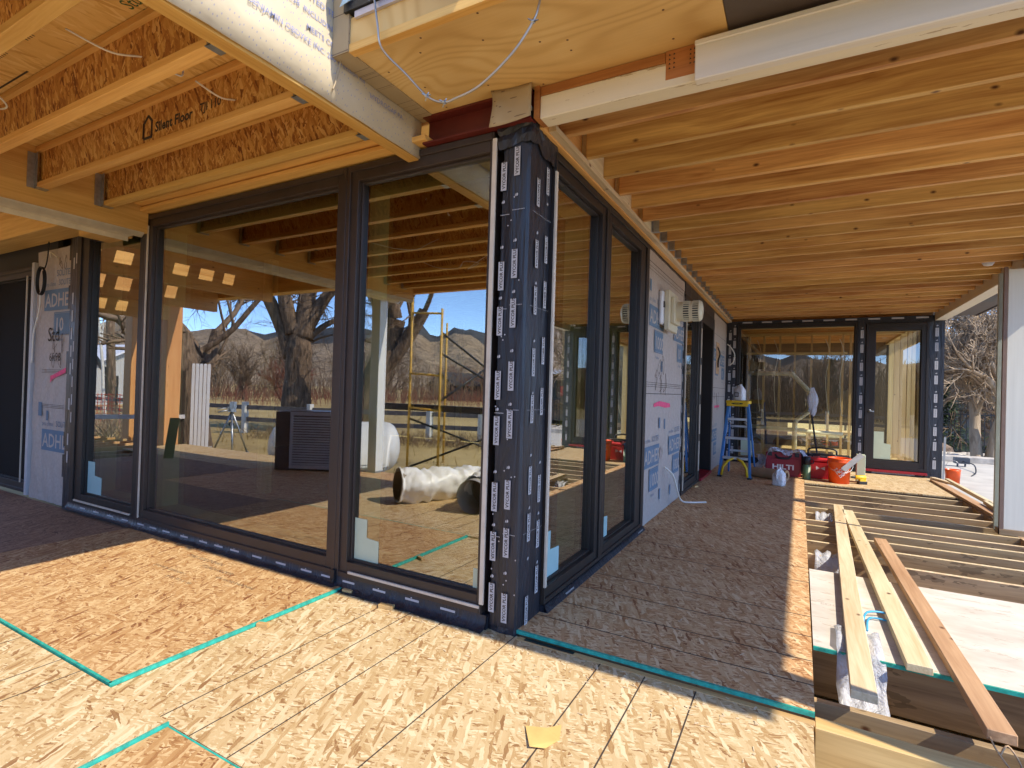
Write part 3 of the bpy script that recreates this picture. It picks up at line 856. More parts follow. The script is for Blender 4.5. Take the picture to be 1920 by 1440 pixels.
# beams of the left canopy
t = thing("wrapped_beam", "wooden beam clad in beige dimpled wrap, its east face in the sun", "beam", (-0.76, -1.7, ZL))
m = MB(); m.box(-0.80, -0.722, -3.40, -0.02, ZL, 2.95); wpart(m, "beam", 'lvl', t, 0.003)
m = MB()
def wrap_strip(m, y0, y1, z0, z1, x, mi=0, n=40, nz=6):
    rr = random.Random(5); vs = []; fs = []
    for j in range(nz + 1):
        for i in range(n + 1):
            y = y0 + (y1 - y0) * i / n; zz = z0 + (z1 - z0) * j / nz
            vs.append((x + 0.004 * math.sin(y * 7 + zz * 9) + 0.003 * math.sin(y * 23), y, zz + (0.006 * math.sin(y * 5.0) if j == 0 else 0)))
    W = n + 1
    for j in range(nz):
        for i in range(n): fs.append((j * W + i, j * W + i + 1, (j + 1) * W + i + 1, (j + 1) * W + i))
    m.add(vs, fs, mi, True)
wrap_strip(m, -3.40, -0.02, ZL + 0.008, 3.55, -0.708)
o = wpart(m, "wrap", ['wrap'], t); so = o.modifiers.new("thickness", 'SOLIDIFY'); so.thickness = 0.006; so.offset = -1
m = MB(); X = -0.7005
def wt(s, size, y, zz, mi=0): m.text(s, size * .74, (X, y, zz), (0, 1, 0), (0, 0, 1), mi, 0.004)
wt("BENJAMIN OBDYKE INC. 200 Precision Rd", .048, -1.13, 2.80); wt("EXCEEDS AC38  INCLUDING CODE REQUIREMENTS", .048, -1.13, 2.93); wt("PATENTED TECHNOLOGY", .055, -0.95, 3.00)
wt("MEETS CODE REQUIREMENTS", .048, -0.85, 2.86); wt("800 523-5261", .06, -0.98, 3.10); wt("HydroGap  Drainable Housewrap", .07, -1.0, 3.20)
wt("HYDROGAP", .05, -0.42, 2.84); wt("HYDROGAP PA", .05, -0.45, 2.75); wt("BENJAMIN OBDYKE INC.", .05, -2.2, 2.78); wt("PATENTED TECHNOLOGY", .05, -2.0, 2.95)
wpart(m, "printed_text", plain("blue_ink", (0.24, 0.26, 0.42), 0.8), t)
m = MB(); m.tube(spline([(-0.695, -0.66, 3.0), (-0.690, -0.655, 2.85), (-0.690, -0.68, 2.72), (-0.69, -0.70, 2.66)], 5), 0.004, 6)
wpart(m, "seam_cord", 'wrap_dark', t)

t = thing("header_beam", "wooden header beam with galvanised hangers at the left, pale flashing below", "beam", (-3.7, -1.7, 2.48))
m = MB(); m.box(-3.78, -3.605, -3.40, -0.03, 2.50, 2.93); wpart(m, "beam", 'lvl', t, 0.003)
m = MB(); m.box(-3.86, -3.60, -3.40, -0.06, 2.494, 2.499); m.box(-3.864, -3.86, -3.40, -0.06, 2.455, 2.499)
m.add([(-3.60, -3.4, 2.494), (-3.60, -.06, 2.494), (-3.64, -.06, 2.462), (-3.64, -3.4, 2.462)], [(0, 1, 2, 3), (3, 2, 1, 0)])
wpart(m, "flashing", plain("pale_metal_flashing", (0.74, 0.68, 0.56), 0.5), t)
mb = MB(); mb.box(-4.25, -3.87, -0.26, -0.02, 2.49, 2.9)
solo(mb, "short_header", 'lvlx', "short wooden header above the wall strip at the far left", "beam", bevel=0.003)
mb = MB(); mb.box(-9.4, -4.26, -0.28, -0.02, 2.62, 2.9)
solo(mb, "door_header", 'lvlx', "long wooden header above the screened door", "beam", bevel=0.003)
# top plates over the left windows
mb = MB(); mb.box(-3.6, -0.62, -0.10, 0.10, 2.672, 2.70); mb.box(-3.58, -0.75, -0.16, 0.10, 2.712, 2.74)
solo(mb, "top_plate", 'lvlx', "orange wood plates above the left window heads", "top plate", bevel=0.002)
mb = MB(); mb.box(-4.9, -0.10, 0.02, 0.16, 2.745, 3.05)
solo(mb, "window_header", 'lvlx', "wood header hidden behind the plates above the left windows", "header")
# south beam of the canopy and its white column
mb = MB(); mb.box(-3.9, -0.72, -3.50, -3.402, 2.60, 2.95)
solo(mb, "south_beam", 'lvlx', "wooden south beam of the left canopy seen in the glass", "beam", bevel=0.003)
t = thing("white_column", "white square column at the south edge of the deck, one side in the sun", "column", (-4.19, -3.36, 0))
m = MB(); m.box(-4.27, -4.11, -3.44, -3.28, 0.02, 2.60); wpart(m, "shaft", 'whitepaint', t, 0.004)
m = MB(); m.box(-4.29, -4.09, -3.46, -3.26, 0, 0.02); wpart(m, "base", 'steel', t)
m = MB(); m.box(-4.3, -4.08, -3.47, -3.25, 2.601, 2.66); wpart(m, "cap", 'lvlx', t)
# muddy lump, cables under the joists
mb = MB(); mb.lathe([(0.0, -.03), (.025, -.02), (.034, 0.0), (.02, .025), (.0, .03)], (-3.05, -1.20, 2.64), n=10)
solo(mb, "mud_nest", 'dirt', "dark mud nest on the flange of the third I-joist", "mud nest")
for pts, lab in ((([(-1.52, -1.41, 2.76), (-1.45, -1.27, 2.72), (-1.38, -1.15, 2.74), (-1.32, -1.05, 2.70), (-1.325, -1.03, 2.74)]), "white cable slanting under the joists at the top left"),
                 (([(-1.40, -.93, 2.76), (-1.36, -.83, 2.72), (-1.33, -.76, 2.73), (-1.28, -.70, 2.72)]), "short white cable end under the stamped I-joist"),
                 (([(-1.80, -1.58, 2.70), (-1.90, -1.55, 2.66), (-2.02, -1.50, 2.60), (-2.2, -1.38, 2.60), (-2.62, -1.30, 2.72)]), "white cable loop at the left edge of the photo"),
                 (([(-2.6, -2.3, 2.72), (-2.3, -2.2, 2.60), (-2.05, -2.25, 2.58), (-1.9, -2.15, 2.62), (-1.75, -2.2, 2.60), (-1.95, -2.3, 2.58), (-1.6, -2.2, 2.70)]), "tied bundle of white cable under the canopy, reflected in the glass")):
    mb = MB(); mb.tube(spline(pts, 6), 0.0042, 6)
    solo(mb, "cable", 'cable', lab, "cable")

# ================================================================== WEST PERGOLA (seen in the glass)
t = thing("west_roof", "wooden roof deck of the west canopy with slots and slats added to cast the sun patches", "roof deck", (-6.7, -1.6, 3.05))
BX = [(-6.5, 2.60, .14, .34, "deep wooden cross beam with a row of sun patches nearest the header"), (-8.0, 2.50, .22, .46, "deep wooden cross beam with sun patches in the middle of the pergola"), (-9.5, 2.40, .38, .60, "deep wooden cross beam at the far west side")]
m = MB(); e0 = -3.87
for x, zb, s0, s1, nm in BX:
    m.box(x + .05 + s1, e0, -3.5, -.05, 3.052, 3.10); m.box(x - .05, x + .05 + s0, -3.5, -.05, 3.052, 3.10); e0 = x - .05
m.box(-10.6, e0, -3.5, -.05, 3.052, 3.10)
wpart(m, "roof_panel", 'osb_roof', t)
for x, zb, s0, s1, nm in BX:
    m = MB(); y = -.12
    while y > -2.3:
        m.box(x + .05 + s0, x + .05 + s1, y - .15, y, 3.055, 3.095); y -= .36  # slats added and spaced to break the sun into patches on the beam
    m.box(x + .05 + s0, x + .05 + s1, -3.5, y + .03, 3.055, 3.095)
    wpart(m, "sun_slat", 'lvlx', t)
for x, zb, s0, s1, nm in BX:
    mb = MB(); mb.box(x - 0.05, x + 0.05, -3.24, -0.3, zb, 3.05)
    solo(mb, "cross_beam", 'firy', nm, "beam", "cross beams of the west pergola", bevel=0.003)
mb = MB(); mb.box(-9.90, -3.92, -3.46, -3.26, 2.75, 3.05)
solo(mb, "pergola_beam", 'lvlx', "long south beam carried by the timber posts", "beam", bevel=0.003)
for x, y, lab in ((-9.62, -3.36, "honey coloured timber post lit by the sun, nearer one"), (-11.2, -3.5, "honey coloured timber post farther west behind the mullion")):
    t = thing("timber_post", lab, "post", (x, y, -0.46), 0, "timber posts of the pergola")
    m = MB(); m.box(x - 0.14, x + 0.14, y - 0.14, y + 0.14, -0.1, 2.746); wpart(m, "post", 'post', t, 0.006)
    m = MB(); m.box(x - 0.1, x + 0.1, y - 0.1, y + 0.1, -0.46, -0.1); wpart(m, "footing", 'concrete', t)
mb = MB(); mb.box(-11.4, -9.92, -3.6, -3.4, 2.75, 2.98)
solo(mb, "post_beam", 'lvlx', "beam joining the two timber posts", "beam")
for i in range(7):
    mb = MB(); x = -9.75 - i * 0.42; mb.box(x - 0.02, x + 0.02, -3.3, -1.4, -0.25, 0.0)
    solo(mb, "west_joist", 'rim', "bare deck joist west of the pergola posts", "joist", "bare joists west of the deck", bevel=0.002)
mb = MB(); mb.bar((-7.6, -2.3, 0.0), (-7.9, -2.55, 0.62), 0.14, 0.02)
solo(mb, "leaning_plank", 'dark', "dark plank leaning on the deck near the timber posts", "plank")

# ================================================================== WINDOWS
# local frame of a window: x along the width (seen from outside, left to right), y inwards, z up
def window(name, label, loc, rz, w, z0, z1, fl, fr, fb, ft, cat="window", mat='frame', inner=True, stickers=(), strips=(), liner=0.18, jside="LR", gl='glass', frame_d=0.09):
    t = thing(name, label, cat, (loc[0], loc[1], z0), rz)
    h = z1 - z0
    m = MB()
    def ring(a, y0, y1, l, r, b, tp):     # a frame ring of inset a
        m.box(a, l, y0, y1, a, h - a); m.box(w - r, w - a, y0, y1, a, h - a)
        m.box(l, w - r, y0, y1, a, b); m.box(l, w - r, y0, y1, h - tp, h - a)
    ring(0, -0.018, frame_d, fl, fr, fb, ft)
    k = 0.022
    # raised outer lip and inner bead
    for (a, b, c, d) in ((0, fl * .35, 0, h), (w - fr * .35, w, 0, h)): m.box(a + .001, b, -0.030, -0.018, c + .002, d - .002)
    m.box(fl * .35, w - fr * .35, -0.030, -0.018, h - ft * .4, h - .002); m.box(fl * .35, w - fr * .35, -0.030, -0.018, .002, fb * .35)
    m.box(fl, fl + 0.012, 0.012, 0.06, fb, h - ft); m.box(w - fr - .012, w - fr, 0.012, 0.06, fb, h - ft)
    m.box(fl + .012, w - fr - .012, 0.012, 0.06, fb, fb + .014); m.box(fl + .012, w - fr - .012, 0.012, 0.06, h - ft - .014, h - ft)
    o = sub(m, "frame", mat, t, 0.002)
    m = MB(); m.quad((fl + .004, .030, fb + .004), (w - fr - .004, .030, fb + .004), (w - fr - .004, .030, h - ft - .004), (fl + .004, .030, h - ft - .004))
    pn = sub(m, "pane", gl, t)
    if inner:
        m = MB(); m.quad((fl + .004, .052, fb + .004), (w - fr - .004, .052, fb + .004), (w - fr - .004, .052, h - ft - .004), (fl + .004, .052, h - ft - .004))
        sub(m, "inner_pane", 'glass_in', t)
    m = MB(); e = 0.02
    y0 = frame_d; y1 = y0 + liner
    if 'L' in jside: m.box(fl - e, fl, y0, y1, fb - e, h - ft + e)
    if 'R' in jside: m.box(w - fr, w - fr + e, y0, y1, fb - e, h - ft + e)
    m.box(fl, w - fr, y0, y1, h - ft, h - ft + e); m.box(fl, w - fr, y0, y1, fb - e, fb)
    sub(m, "jamb_liner", 'jamb', t)
    for poly, mm in stickers:
        m = MB(); m.prism([(p[0], .0285, p[1]) for p in poly], (0, 0, 0), (0, -.0006, 0)); sub(m, "paper_sticker", mm, pn)
    for (a, b, c, d, y) in strips:
        m = MB(); m.box(a, b, y, y + .012, c, d); sub(m, "trim_strip", 'beige_trim', t, 0.001)
    return t
def step(x0, z0, w, h, flip=False, k=0.5):
    p = [(0, 0), (w, 0), (w, h * .55), (w * k, h * .58), (w * k, h), (0, h)]
    if flip: p = [(w - a, b) for a, b in p]
    return [(x0 + a, z0 + b) for a, b in p]

ZB, ZT = 0.068, 2.66
window("fixed_window", "narrow dark framed window at the left end of the glazed wall, sun patches mirrored in it", (-4.84, 0, 0), 0, 1.18, ZB, ZT, .20, .085, .10, .10, stickers=[(step(.22, .11, .26, .30), 'paper_blue')], strips=[(.10, 1.10, .03, .045, -.034)])
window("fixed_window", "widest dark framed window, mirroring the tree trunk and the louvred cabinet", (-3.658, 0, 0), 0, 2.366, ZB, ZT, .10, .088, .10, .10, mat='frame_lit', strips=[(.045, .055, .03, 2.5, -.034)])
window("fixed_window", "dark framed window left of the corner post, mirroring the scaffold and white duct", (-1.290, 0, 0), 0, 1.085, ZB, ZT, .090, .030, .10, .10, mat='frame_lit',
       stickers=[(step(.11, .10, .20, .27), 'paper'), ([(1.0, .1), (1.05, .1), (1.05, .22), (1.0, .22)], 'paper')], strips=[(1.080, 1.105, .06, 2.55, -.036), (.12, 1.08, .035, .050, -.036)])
window("fixed_window", "dark framed window right of the corner post, mirroring the open joists", (0, 0.272, 0), R(90), 0.94, ZB, 2.63, .05, .10, .085, .10, stickers=[(step(.065, .10, .26, .27), 'paper_blue', )], strips=[(-.005, .018, .10, 2.45, -.036)])
window("fixed_window", "dark framed window beside the grey wall, mirroring the red buckets", (0, 1.214, 0), R(90), 1.17, ZB, 2.63, .105, .24, .085, .10, stickers=[(step(.12, .10, .20, .27), 'paper_blue')])
# far facade
FY = 8.4
window("fixed_window", "wide far window with studs and white pipes behind the glass", (0.20, FY, 0), 0, 1.92, 0.06, 2.62, .045, .045, .06, .06, cat="window", stickers=[([(.1, .1), (.32, .1), (.32, .38), (.1, .38)], 'paper')], gl='glass_far', jside="", inner=False)
t = window("glazed_door", "far glazed door with a red sill beside the wide window", (2.24, FY, 0), 0, .86, 0.11, 2.58, .13, .10, .15, .12, cat="door", stickers=[(step(.14, .17, .24, .46, k=.6), 'paper')], jside="LR", inner=False, gl='glass_far')
m = MB(); m.lathe([(.022, -.032), (.022, -.045), (.012, -.05), (.012, -.085)], (.065, 0, .98), 'y', 12); m.bar((.065, -.08, .98), (.125, -.08, .97), .016, .02); sub(m, "handle", 'steel', t)
m = MB(); m.box(.0, .86, -.09, -.035, -.04, -.005); sub(m, "sill", 'dred', t, .002)
# sill strip and dirty membrane below the door
# black flashing membranes (things)
def label_rows(m, spots, wdt, hgt, axis, pos, mi_bg=0, mi_tx=1, txt="VYCOR PLUS"):
    """upright stickers; axis 'y' = lies in plane y=pos facing -y, 'x' = plane x=pos facing +x"""
    for a, z in spots:
        if axis == 'y':
            P = lambda u, v, d=0.0: (a + u, pos - d, z + v); xd = (0, 0, 1); yd = (-1, 0, 0)
        else:
            P = lambda u, v, d=0.0: (pos + d, a + u, z + v); xd = (0, 0, 1); yd = (0, -1, 0)
        m.quad(P(-wdt / 2, 0), P(wdt / 2, 0), P(wdt / 2, hgt), P(-wdt / 2, hgt), mi_bg)
        if txt:
            s = hgt / 5.9
            m.text(txt, s, P(s * .36, hgt * .06, .0006), xd, yd, mi_tx, 0.03)
def leaf(m, a, z, axis, pos, s=0.010, mi=0):
    pts = [(0, 0), (s * .9, s * .4), (s, s * 1.3), (s * .3, s * 1.9), (-.1 * s, s)]
    pt2 = [(-s * .9, s * .1), (-s * .35, s * .2), (-s * .35, s * 1.6), (-s * .7, s * 1.2)]
    for pl in (pts, pt2):
        q = [((a + u, pos, z + v) if axis == 'y' else (pos, a + u, z + v)) for u, v in pl]
        m.add(q, [tuple(range(len(q)))], mi)
def dots(m, a0, a1, z, axis, pos, n, mi=0):
    for i in range(n):
        a = a0 + (a1 - a0) * (i + .5) / n; r = .0022
        q = [((a + u, pos, z + v) if axis == 'y' else (pos, a + u, z + v)) for u, v in ((-r, -r), (r, -r), (r, r), (-r, r))]
        m.add(q, [(0, 1, 2, 3)], mi)

t = thing("corner_post", "corner post wrapped in black flashing membrane with rows of white labels", "post", (-0.083, 0.135, 0))
m = MB()
def postwrap(m):
    # wrapped square post with slightly bulging, rounded edges
    ring = []
    X0, X1, Y0, Y1 = -0.162, 0.004, -0.012, 0.268
    base = [(X0, Y1), (X0, Y0 + .012), (X0 + .012, Y0), (-.085, Y0 - .006), (-.03, Y0), (X1 - .01, Y0 + .002), (X1, Y0 + .014), (X1 + .004, .13), (X1, Y1)]
    zs = [0, .03, .3, .8, 1.3, 1.8, 2.2, 2.5, 2.62, 2.70]
    rr = random.Random(2); vs = []
    for j, z in enumerate(zs):
        for i, (x, y) in enumerate(base):
            k = .0035 if 0 < j < len(zs) - 1 else 0.006
            f = 1.0 if z < 2.65 else 1.04
            vs.append((-.08 + (x + .08) * f + rr.uniform(-k, k), .13 + (y - .13) * f + rr.uniform(-k, k), z))
    n = len(base); fs = []
    for j in range(len(zs) - 1):
        for i in range(n - 1): fs.append((j * n + i, j * n + i + 1, (j + 1) * n + i + 1, (j + 1) * n + i))
    m.add(vs, fs, 0, False)
    m.add([vs[(len(zs) - 1) * n + i] for i in range(n)], [tuple(range(n))], 0)
postwrap(m)
yS, xE = -0.024, 0.0135
zz = [.04, .36, .60, .95, 1.20, 1.54, 1.78, 2.08, 2.32]
label_rows(m, [(-.140, z) for z in (.10, .37, .63, .98, 1.22, 1.56, 1.80, 2.33)], .034, .152, 'y', yS, 1, 2)
label_rows(m, [(-.062, z) for z in (.06, .40, .65, 1.02, 1.27, 1.60, 1.86, 2.40)], .034, .152, 'y', yS, 1, 2)
label_rows(m, [(.085, z) for z in (.03, .47, .72, 1.10, 1.35, 1.68, 1.93, 2.26)], .034, .150, 'x', xE, 1, 2)
label_rows(m, [(.200, z) for z in (.16, .41, .66, 1.14, 1.42, 1.73, 1.98, 2.36)], .034, .150, 'x', xE, 1, 2)
for z in (.28, .55, .83, 1.16, 1.44, 1.75, 2.02, 2.26):
    leaf(m, -.140, z, 'y', yS, mi=1); leaf(m, -.062, z + .03, 'y', yS, mi=1); leaf(m, .085, z + .09, 'x', xE, mi=1); leaf(m, .20, z + .04, 'x', xE, mi=1)
for z in (.50, 1.15, 1.70, 2.20):
    dots(m, -.155, -.10, z, 'y', yS, 8, 1); dots(m, -.085, -.01, z + .02, 'y', yS, 9, 1); dots(m, .02, .25, z + .02, 'x', xE, 16, 1)
for i in range(26):
    a = rnd.uniform(-.155, 0); z = rnd.uniform(.1, 2.6); r = .004
    m.add([(a + r * math.cos(q), yS, z + r * math.sin(q)) for q in [k * PI / 4 for k in range(8)]], [tuple(range(8))], 1)
wpart(m, "membrane", ['vycor', 'sticker', 'line'], t)
# crumpled top of the membrane
m = MB(); rr = random.Random(11); vs = []; n = 28; fs = []
ringp = []
for i in range(n):
    q = i / n * 4; s = int(q); f = q - s
    c = [(-.178, -.030), (.022, -.030), (.022, .29), (-.178, .29)]
    a, b = c[s], c[(s + 1) % 4]; ringp.append((a[0] + (b[0] - a[0]) * f, a[1] + (b[1] - a[1]) * f))
zl = [2.56, 2.60, 2.635, 2.66, 2.70, 2.735, 2.745]
for j, z in enumerate(zl):
    k = [.98, 1.0, .99, 1.03, 1.0, .95, .7][j]
    for i, (x, y) in enumerate(ringp):
        vs.append((-.08 + (x + .08) * k + rr.uniform(-.006, .006), .13 + (y - .13) * k + rr.uniform(-.006, .006), z + 0.035 * (x + .08) / .1 * (0.5 if y < 0.1 else -0.6) + rr.uniform(-.009, .009)))
for j in range(len(zl) - 1):
    for i in range(n): fs.append((j * n + i, j * n + (i + 1) % n, (j + 1) * n + (i + 1) % n, (j + 1) * n + i))
m.add(vs, fs, 0, False); wpart(m, "crumpled_collar", 'vycor', t)
m = MB(); m.obox((-.005, -.055, 2.715), .035, .004, .012, Matrix.Rotation(R(-8), 3, 'Y'))
wpart(m, "top_label", ['sticker', 'line'], t)

t = thing("sill_flashing", "black flashing membrane with small white labels along the foot of the left windows", "flashing", (-2.5, -0.02, 0))
m = MB(); x0, x1 = -4.86, -0.165
vs = []; fs = []; N = 60; rr = random.Random(4)
for i in range(N + 1):
    x = x0 + (x1 - x0) * i / N
    for (y, z) in ((-.085, .0215), (-.055, .024), (-.034, .04), (-.030, .075)):
        yy = y + rr.uniform(-.006, .006) if y < -.05 else y
        vs.append((x, yy, z if x < -1.2 else z - .017 * (z < .03)))
for i in range(N):
    for k in range(3): fs.append((i * 4 + k, (i + 1) * 4 + k, (i + 1) * 4 + k + 1, i * 4 + k + 1))
m.add(vs, fs, 0, True); m.box(x0, x1, -.030, .10, 0.0, .066); x = -4.6
while x < -.3:
    z = .052; m.add([(x, -.0345, z - .006), (x + .10, -.0345, z - .006), (x + .10, -.0332, z + .006), (x, -.0332, z + .006)], [(0, 1, 2, 3)], 1)
    if int(x * 10) % 2: m.add([(x + .04, -.0345, z + .009), (x + .05, -.0345, z + .009), (x + .05, -.034, z + .015), (x + .04, -.034, z + .015)], [(0, 1, 2, 3)], 1)
    x += .19 if int(x * 7) % 2 else .25
wpart(m, "membrane", ['vycor', 'sticker'], t)
m = MB(); m.bar((-1.285, -.045, .03), (-1.285, -.040, .11), .03, .02); m.lathe([(.012, 0), (.012, .02)], (-1.285, -.05, .035), n=8); wpart(m, "frame_clip", 'black', t)
t = thing("sill_flashing", "black flashing membrane along the foot of the windows right of the corner post", "flashing", (0.02, 1.3, 0))
m = MB(); m.box(-.10, .030, .27, 2.39, .0, .066); m.add([(.031, .27, .066), (.031, 2.39, .066), (.055, 2.39, .034), (.055, .27, .034)], [(0, 1, 2, 3), (3, 2, 1, 0)]); m.box(.031, .055, .27, 2.39, .0305, .034)
for y, L in ((.55, .13), (2.18, .15)): m.add([(.0445, y, .050), (.0445, y + L, .050), (.0500, y + L, .043), (.0500, y, .043)], [(0, 1, 2, 3), (3, 2, 1, 0)], 1)
wpart(m, "membrane", ['vycor', 'sticker'], t)

# ================================================================== MEMBRANE WALLS
def logo(m, o, xd, yd, s, word="ADHERO", n1="1000", cut=None):
    """printed block: word in a filled bar, number in a second bar; mi0 blue, mi1 wall colour"""
    o = Vector(o); xd = Vector(xd); yd = Vector(yd); nn = xd.cross(yd)
    P = lambda u, v, d=0: o + xd * u * s + yd * v * s + nn * d
    W = 1.0 if cut is None else cut
    m.quad(P(0, 0), P(W, 0), P(W, .34), P(0, .34), 0)
    m.text(word, .31 * s, P(.035, .06, .0008), xd, yd, 1, 0.012)
    m.text("pro clima", .10 * s, P(.0, .40), xd, yd, 0)
    m.text("SOLITEX", .13 * s, P(.48, .40), xd, yd, 0)
    if n1:
        q = .36
        for (u0, u1, v0, v1) in ((q, q + .62, -.40, -.385), (q, q + .62, -.05, -.035), (q, q + .015, -.40, -.035), (q + .605, q + .62, -.40, -.035)): m.quad(P(u0, v0), P(u1, v0), P(u1, v1), P(u0, v1), 0)
        m.quad(P(q + .02, -.38), P(q + .60, -.38), P(q + .60, -.055), P(q + .02, -.055), 0)
        m.text(n1, .30 * s, P(q + .045, -.335, .0008), xd, yd, 1, 0.015)
        m.text("Weather", .07 * s, P(q + .1, -.50), xd, yd, 0)
def scribble(m, o, xd, yd, s, seed, n=3, mi=2):
    rr = random.Random(seed); o = Vector(o); xd = Vector(xd); yd = Vector(yd); nn = xd.cross(yd)
    for q in range(n):
        pts = []; u = q * .32; v = 0
        for k in range(6):
            pts.append(o + xd * (u + rr.uniform(0, .26)) * s + yd * (rr.uniform(-.25, .25)) * s + nn * .001)
        pts = spline(pts, 4)
        for a, b in zip(pts[:-1], pts[1:]):
            m.bar(a, b, .003, .0012, mi, up=tuple(nn))

def paneled(m, plane, a0, a1, z0, z1, pos, th):
    if plane == 'x': m.box(pos - th, pos, a0, a1, z0, z1)
    else: m.box(a0, a1, pos, pos + th, z0, z1)

# left end of the south facade
t = thing("membrane_wall", "narrow strip of grey membrane wall at the far left with partial blue print", "wall", (-5.38, 0.1, 0))
m = MB(); vs = []; fs = []; nx, nz = 26, 60; rr = random.Random(8)
for j in range(nz + 1):
    for i in range(nx + 1):
        x = -5.76 + .78 * i / nx; z = .004 + 2.55 * j / nz
        b = 0.006 * math.sin(x * 31 + 4 * math.sin(z * 3.1)) * (1.0 if z < 1.4 else .35) + .003 * math.sin(z * 17 + x * 9)
        vs.append((x, -.004 + b * .8, z))
for j in range(nz):
    for i in range(nx): fs.append((j * (nx + 1) + i, j * (nx + 1) + i + 1, (j + 1) * (nx + 1) + i + 1, (j + 1) * (nx + 1) + i))
m.add(vs, fs, 0, True); m.box(-5.76, -4.98, .012, .15, .004, 2.56); wpart(m, "membrane", 'membrane', t)
m = MB(); yy = -.014
logo(m, (-5.55, yy, 1.93), (1, 0, 0), (0, 0, 1), .62, "ADHER", "10", .88); logo(m, (-5.50, yy, .52), (1, 0, 0), (0, 0, 1), .62, "ADHE", None, .80)
m.text("SOLITEX", .09, (-5.30, yy, 2.27), (1, 0, 0), (0, 0, 1), 0)
scribble(m, (-5.35, yy, 1.60), (1, 0, 0), (0, 0, 1), .45, 3, 2); scribble(m, (-5.35, yy, 1.40), (1, 0, 0), (0, 0, 1), .40, 6, 2); scribble(m, (-5.25, yy, 2.40), (1, 0, 0), (0, 0, 1), .30, 9, 2)
m.text("Std", .20, (-5.45, yy, 1.62), (1, 0, 0), (0, 0, 1), 2); m.text("6ft98", .12, (-5.40, yy, 1.42), (1, 0, 0), (0, 0, 1), 2)
for z in (1.33, 1.315, 1.30, .98, .965, .95): m.quad((-5.55, yy, z), (-5.05, yy, z), (-5.05, yy, z + .003), (-5.55, yy, z + .003), 2)
m.quad((-5.6, yy, .86), (-5.52, yy, .86), (-5.52, yy, 1.0), (-5.6, yy, 1.0), 0); m.quad((-5.42, yy, .82), (-5.37, yy, .82), (-5.37, yy, .92), (-5.42, yy, .92), 0)
wpart(m, "printed_marks", ['print_blue', 'membrane', 'line'], t)
m = MB(); m.add([(-5.36, yy, 1.27), (-5.30, yy - .001, 1.28), (-5.02, yy, 1.36), (-5.02, yy, 1.31), (-5.30, yy, 1.24), (-5.36, yy, 1.20)], [(0, 1, 4, 5), (1, 2, 3, 4)]); wpart(m, "spray_mark", 'pink', t)
t = thing("flashing_strip", "ragged black flashing strip with small labels at the left jamb of the glazed wall", "flashing", (-4.92, 0.0, 0))
m = MB(); rr = random.Random(3); z = .0
while z < 2.6:
    dz = rr.uniform(.08, .30); m.box(-4.98 + rr.uniform(-.04, .02), -4.842, -.022, .10, z, min(z + dz, 2.62)); z += dz
z = .1
while z < 2.5:
    if rr.random() < .7: m.quad((-4.93, -.0235, z), (-4.905, -.0235, z), (-4.905, -.0235, z + .11), (-4.93, -.0235, z + .11), 1)
    if rr.random() < .5: m.quad((-4.88, -.0235, z + .05), (-4.86, -.0235, z + .05), (-4.86, -.0235, z + .15), (-4.88, -.0235, z + .15), 1)
    z += .17
wpart(m, "membrane", ['vycor', 'sticker'], t)
# screened door at the far left
t = window("screen_door", "dark screened door at the far left edge of the photo", (-7.1, 0.02, 0), 0, 1.32, 0.03, 2.42, .08, .10, .10, .10, cat="door", inner=False, gl='screen', strips=[(1.30, 1.32, .0, 2.35, -.034), (1.10, 1.11, .1, 2.3, -.034)], jside="")
m = MB(); m.box(-5.83, -5.775, -.03, .1, .02, 2.45); solo(m, "door_casing", 'sticker', "pale vertical casing between the screened door and the membrane wall", "casing", bevel=.002)
# black cable coil hanging on the wall strip
mb = MB(); pts = [(-5.40, -.05, 2.62), (-5.42, -.05, 2.45), (-5.47, -.05, 2.36)]
for k in range(3):
    for a in range(8):
        q = a * PI / 4 + 1.5; pts.append((-5.52 + .085 * math.cos(q) + k * .006, -.05 - k * .012, 2.23 + .14 * math.sin(q)))
mb.tube(spline(pts, 4), .006, 6)
solo(mb, "cable_coil", 'cable_b', "black cable coil hanging on the membrane wall at the far left", "cable")
mb = MB(); mb.tube(spline([(-5.55, -.05, 2.12), (-5.58, -.04, 1.98), (-5.66, -.03, 1.85), (-5.735, -.03, 1.70), (-5.75, -.03, 1.4)], 6), .008, 6)
solo(mb, "cable_tail", 'cable', "white cable tail below the black coil", "cable")
mb = MB(); mb.tube(spline([(-5.42, -.02, 2.47), (-5.36, -.05, 2.51), (-5.25, -.03, 2.45)], 5), .006, 6); solo(mb, "cable_stub", 'cable', "short white cable stub above the scribbled wall", "cable")

# east facade wall of the right wing (plane x=0)
t = thing("membrane_wall", "long grey membrane wall with blue print under the joists, fan mounted on it", "wall", (-0.07, 3.3, 0))
m = MB(); vs = []; fs = []; nx, nz = 30, 30
m.box(-.15, -.008, 2.39, 4.20, .0, 2.66)
for j in range(nz + 1):
    for i in range(nx + 1):
        y = 2.39 + 1.81 * i / nx; z = .032 + 2.63 * j / nz
        vs.append((.002 * math.sin(y * 13 + z * 4) + .0015 * math.sin(z * 23), y, z))
for j in range(nz):
    for i in range(nx): fs.append((j * (nx + 1) + i, j * (nx + 1) + i + 1, (j + 1) * (nx + 1) + i + 1, (j + 1) * (nx + 1) + i))
m.add(vs, fs, 0, True); wpart(m, "membrane", 'membrane', t)
m = MB(); XX = .0055; xd = (0, 1, 0); zd = (0, 0, 1)
logo(m, (XX, 2.52, 1.92), xd, zd, .60); logo(m, (XX, 3.62, 1.88), xd, zd, .58, "ADHER", "10", .95)
